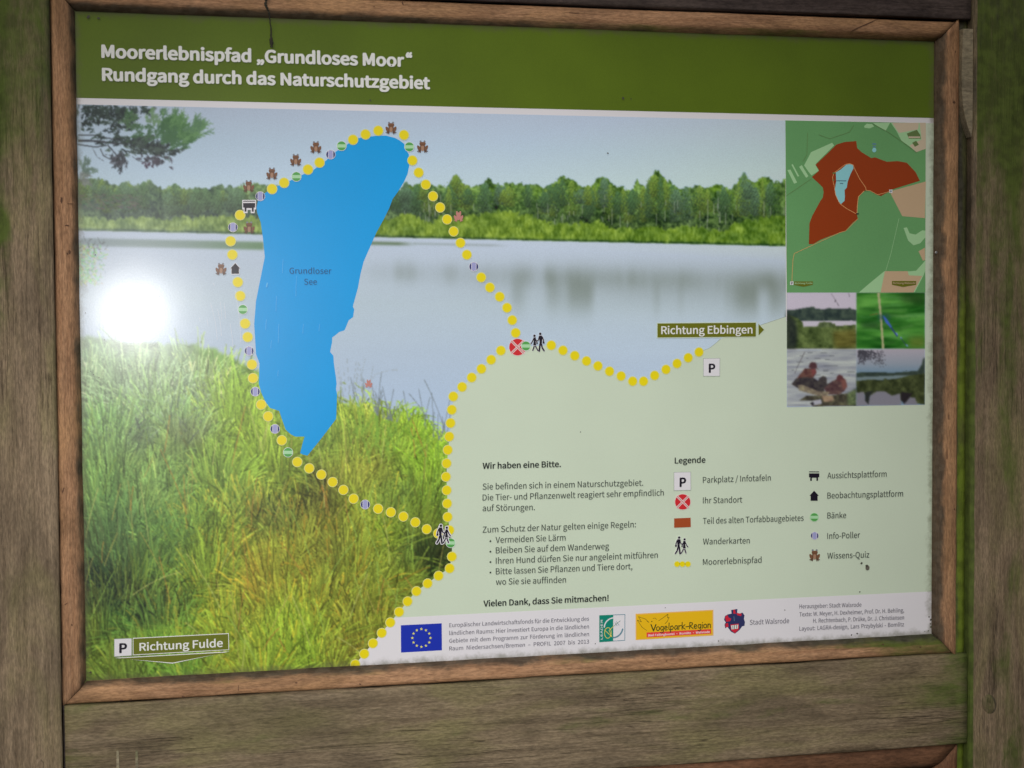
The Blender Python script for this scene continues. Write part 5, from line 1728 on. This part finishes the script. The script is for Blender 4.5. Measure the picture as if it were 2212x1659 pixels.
for i in range(len(rings) - 1):
    for k in range(K):
        fs.append((i * K + k, i * K + (k + 1) % K, (i + 1) * K + (k + 1) % K, (i + 1) * K + k))
me = bpy.data.meshes.new('cobweb_strand')
me.from_pydata(vs, [], fs)
mc, nt_, N_, L_n, b_ = nodes_of('dirty_cobweb')
nn_ = N_.new('ShaderNodeTexNoise')
nn_.inputs['Scale'].default_value = 900
rp = N_.new('ShaderNodeValToRGB')
rp.color_ramp.elements[0].color = (0.012, 0.012, 0.008, 1)
rp.color_ramp.elements[1].color = (0.06, 0.055, 0.035, 1)
L_n.new(nn_.outputs['Fac'], rp.inputs['Fac'])
L_n.new(rp.outputs['Color'], b_.inputs['Base Color'])
b_.inputs['Roughness'].default_value = 0.9
o = link('cobweb_strand', me, None, (mc,))
o['label'] = 'thin dark dirty cobweb strand hanging from the top frame over the title'
o['category'] = 'cobweb'

# dark knots, nicks and nail heads in the larch strips
mb, nt_, N_, L_n, b_ = nodes_of('dark_blemish')
nn_ = N_.new('ShaderNodeTexNoise')
nn_.inputs['Scale'].default_value = 600
rp = N_.new('ShaderNodeValToRGB')
rp.color_ramp.elements[0].color = (0.05, 0.022, 0.010, 1)
rp.color_ramp.elements[1].color = (0.15, 0.07, 0.035, 1)
L_n.new(nn_.outputs['Fac'], rp.inputs['Fac'])
L_n.new(rp.outputs['Color'], b_.inputs['Base Color'])
b_.inputs['Roughness'].default_value = 0.8


def blemish(px, py, rx, ry, tilt=0.0, n=14):
    pts = []
    for i in range(n):
        a = 2 * math.pi * i / n
        u_, v_ = rx * math.cos(a) * rr.uniform(0.55, 1.15), ry * math.sin(a) * rr.uniform(0.55, 1.15)
        pts.append(U(px + u_ * math.cos(tilt) - v_ * math.sin(tilt), py + u_ * math.sin(tilt) + v_ * math.cos(tilt), 0.0145))
    wedge('blemish', mb, pts[::-1], 0.01465, 0.002, stand)


for args in ((145, 487, 5, 2.2), (150, 545, 3, 5), (146, 548, 2, 3), (133, 432, 3, 7), (152, 440, 8, 0.9), (136, 1060, 1.5, 7, 0.3), (2061, 221, 3.2, 3.6), (2062, 1100, 1.6, 1.8), (2064, 112, 1.0, 3),
             (1868, 54, 34, 1.6, -0.42), (515, 1487, 0.7, 9), (808, 14, 1.4, 1.4), (870, 7, 1.4, 5, -0.3), (1988, 1398, 2.4, 2.2), (1908, 1392, 2, 1.4), (262, 1513, 5, 1.4), (282, 1512, 3, 1.2),
             (395, 1505, 3, 1.2), (142, 1305, 5, 0.9, -0.6), (155, 1350, 2, 3), (640, 1475, 3, 1.4), (778, 1478, 3, 1.6), (1440, 1428, 2, 1.2), (2050, 900, 1, 10), (2046, 980, 0.8, 14), (1240, 28, 16, 0.8, 0.03)):
    blemish(*args)

# small screw head in the inner slope of the right strip
ms, nt_, N_, L_n, b_ = nodes_of('screw_metal')
b_.inputs['Base Color'].default_value = (0.35, 0.34, 0.33, 1)
b_.inputs['Metallic'].default_value = 0.8
b_.inputs['Roughness'].default_value = 0.45
nn_ = N_.new('ShaderNodeTexNoise')
nn_.inputs['Scale'].default_value = 700
L_n.new(nn_.outputs['Fac'], b_.inputs['Roughness'])
bm = bmesh.new()
bmesh.ops.create_uvsphere(bm, u_segments=16, v_segments=8, radius=0.0022)
bmesh.ops.scale(bm, vec=(1, 0.35, 1), verts=bm.verts)
x, y = U(2021.5, 545.5, 0.006)
bmesh.ops.translate(bm, vec=world(x, y, 0.0075), verts=bm.verts)
me = bpy.data.meshes.new('screw')
bm.to_mesh(me)
bm.free()
link('screw', me, stand, (ms,))
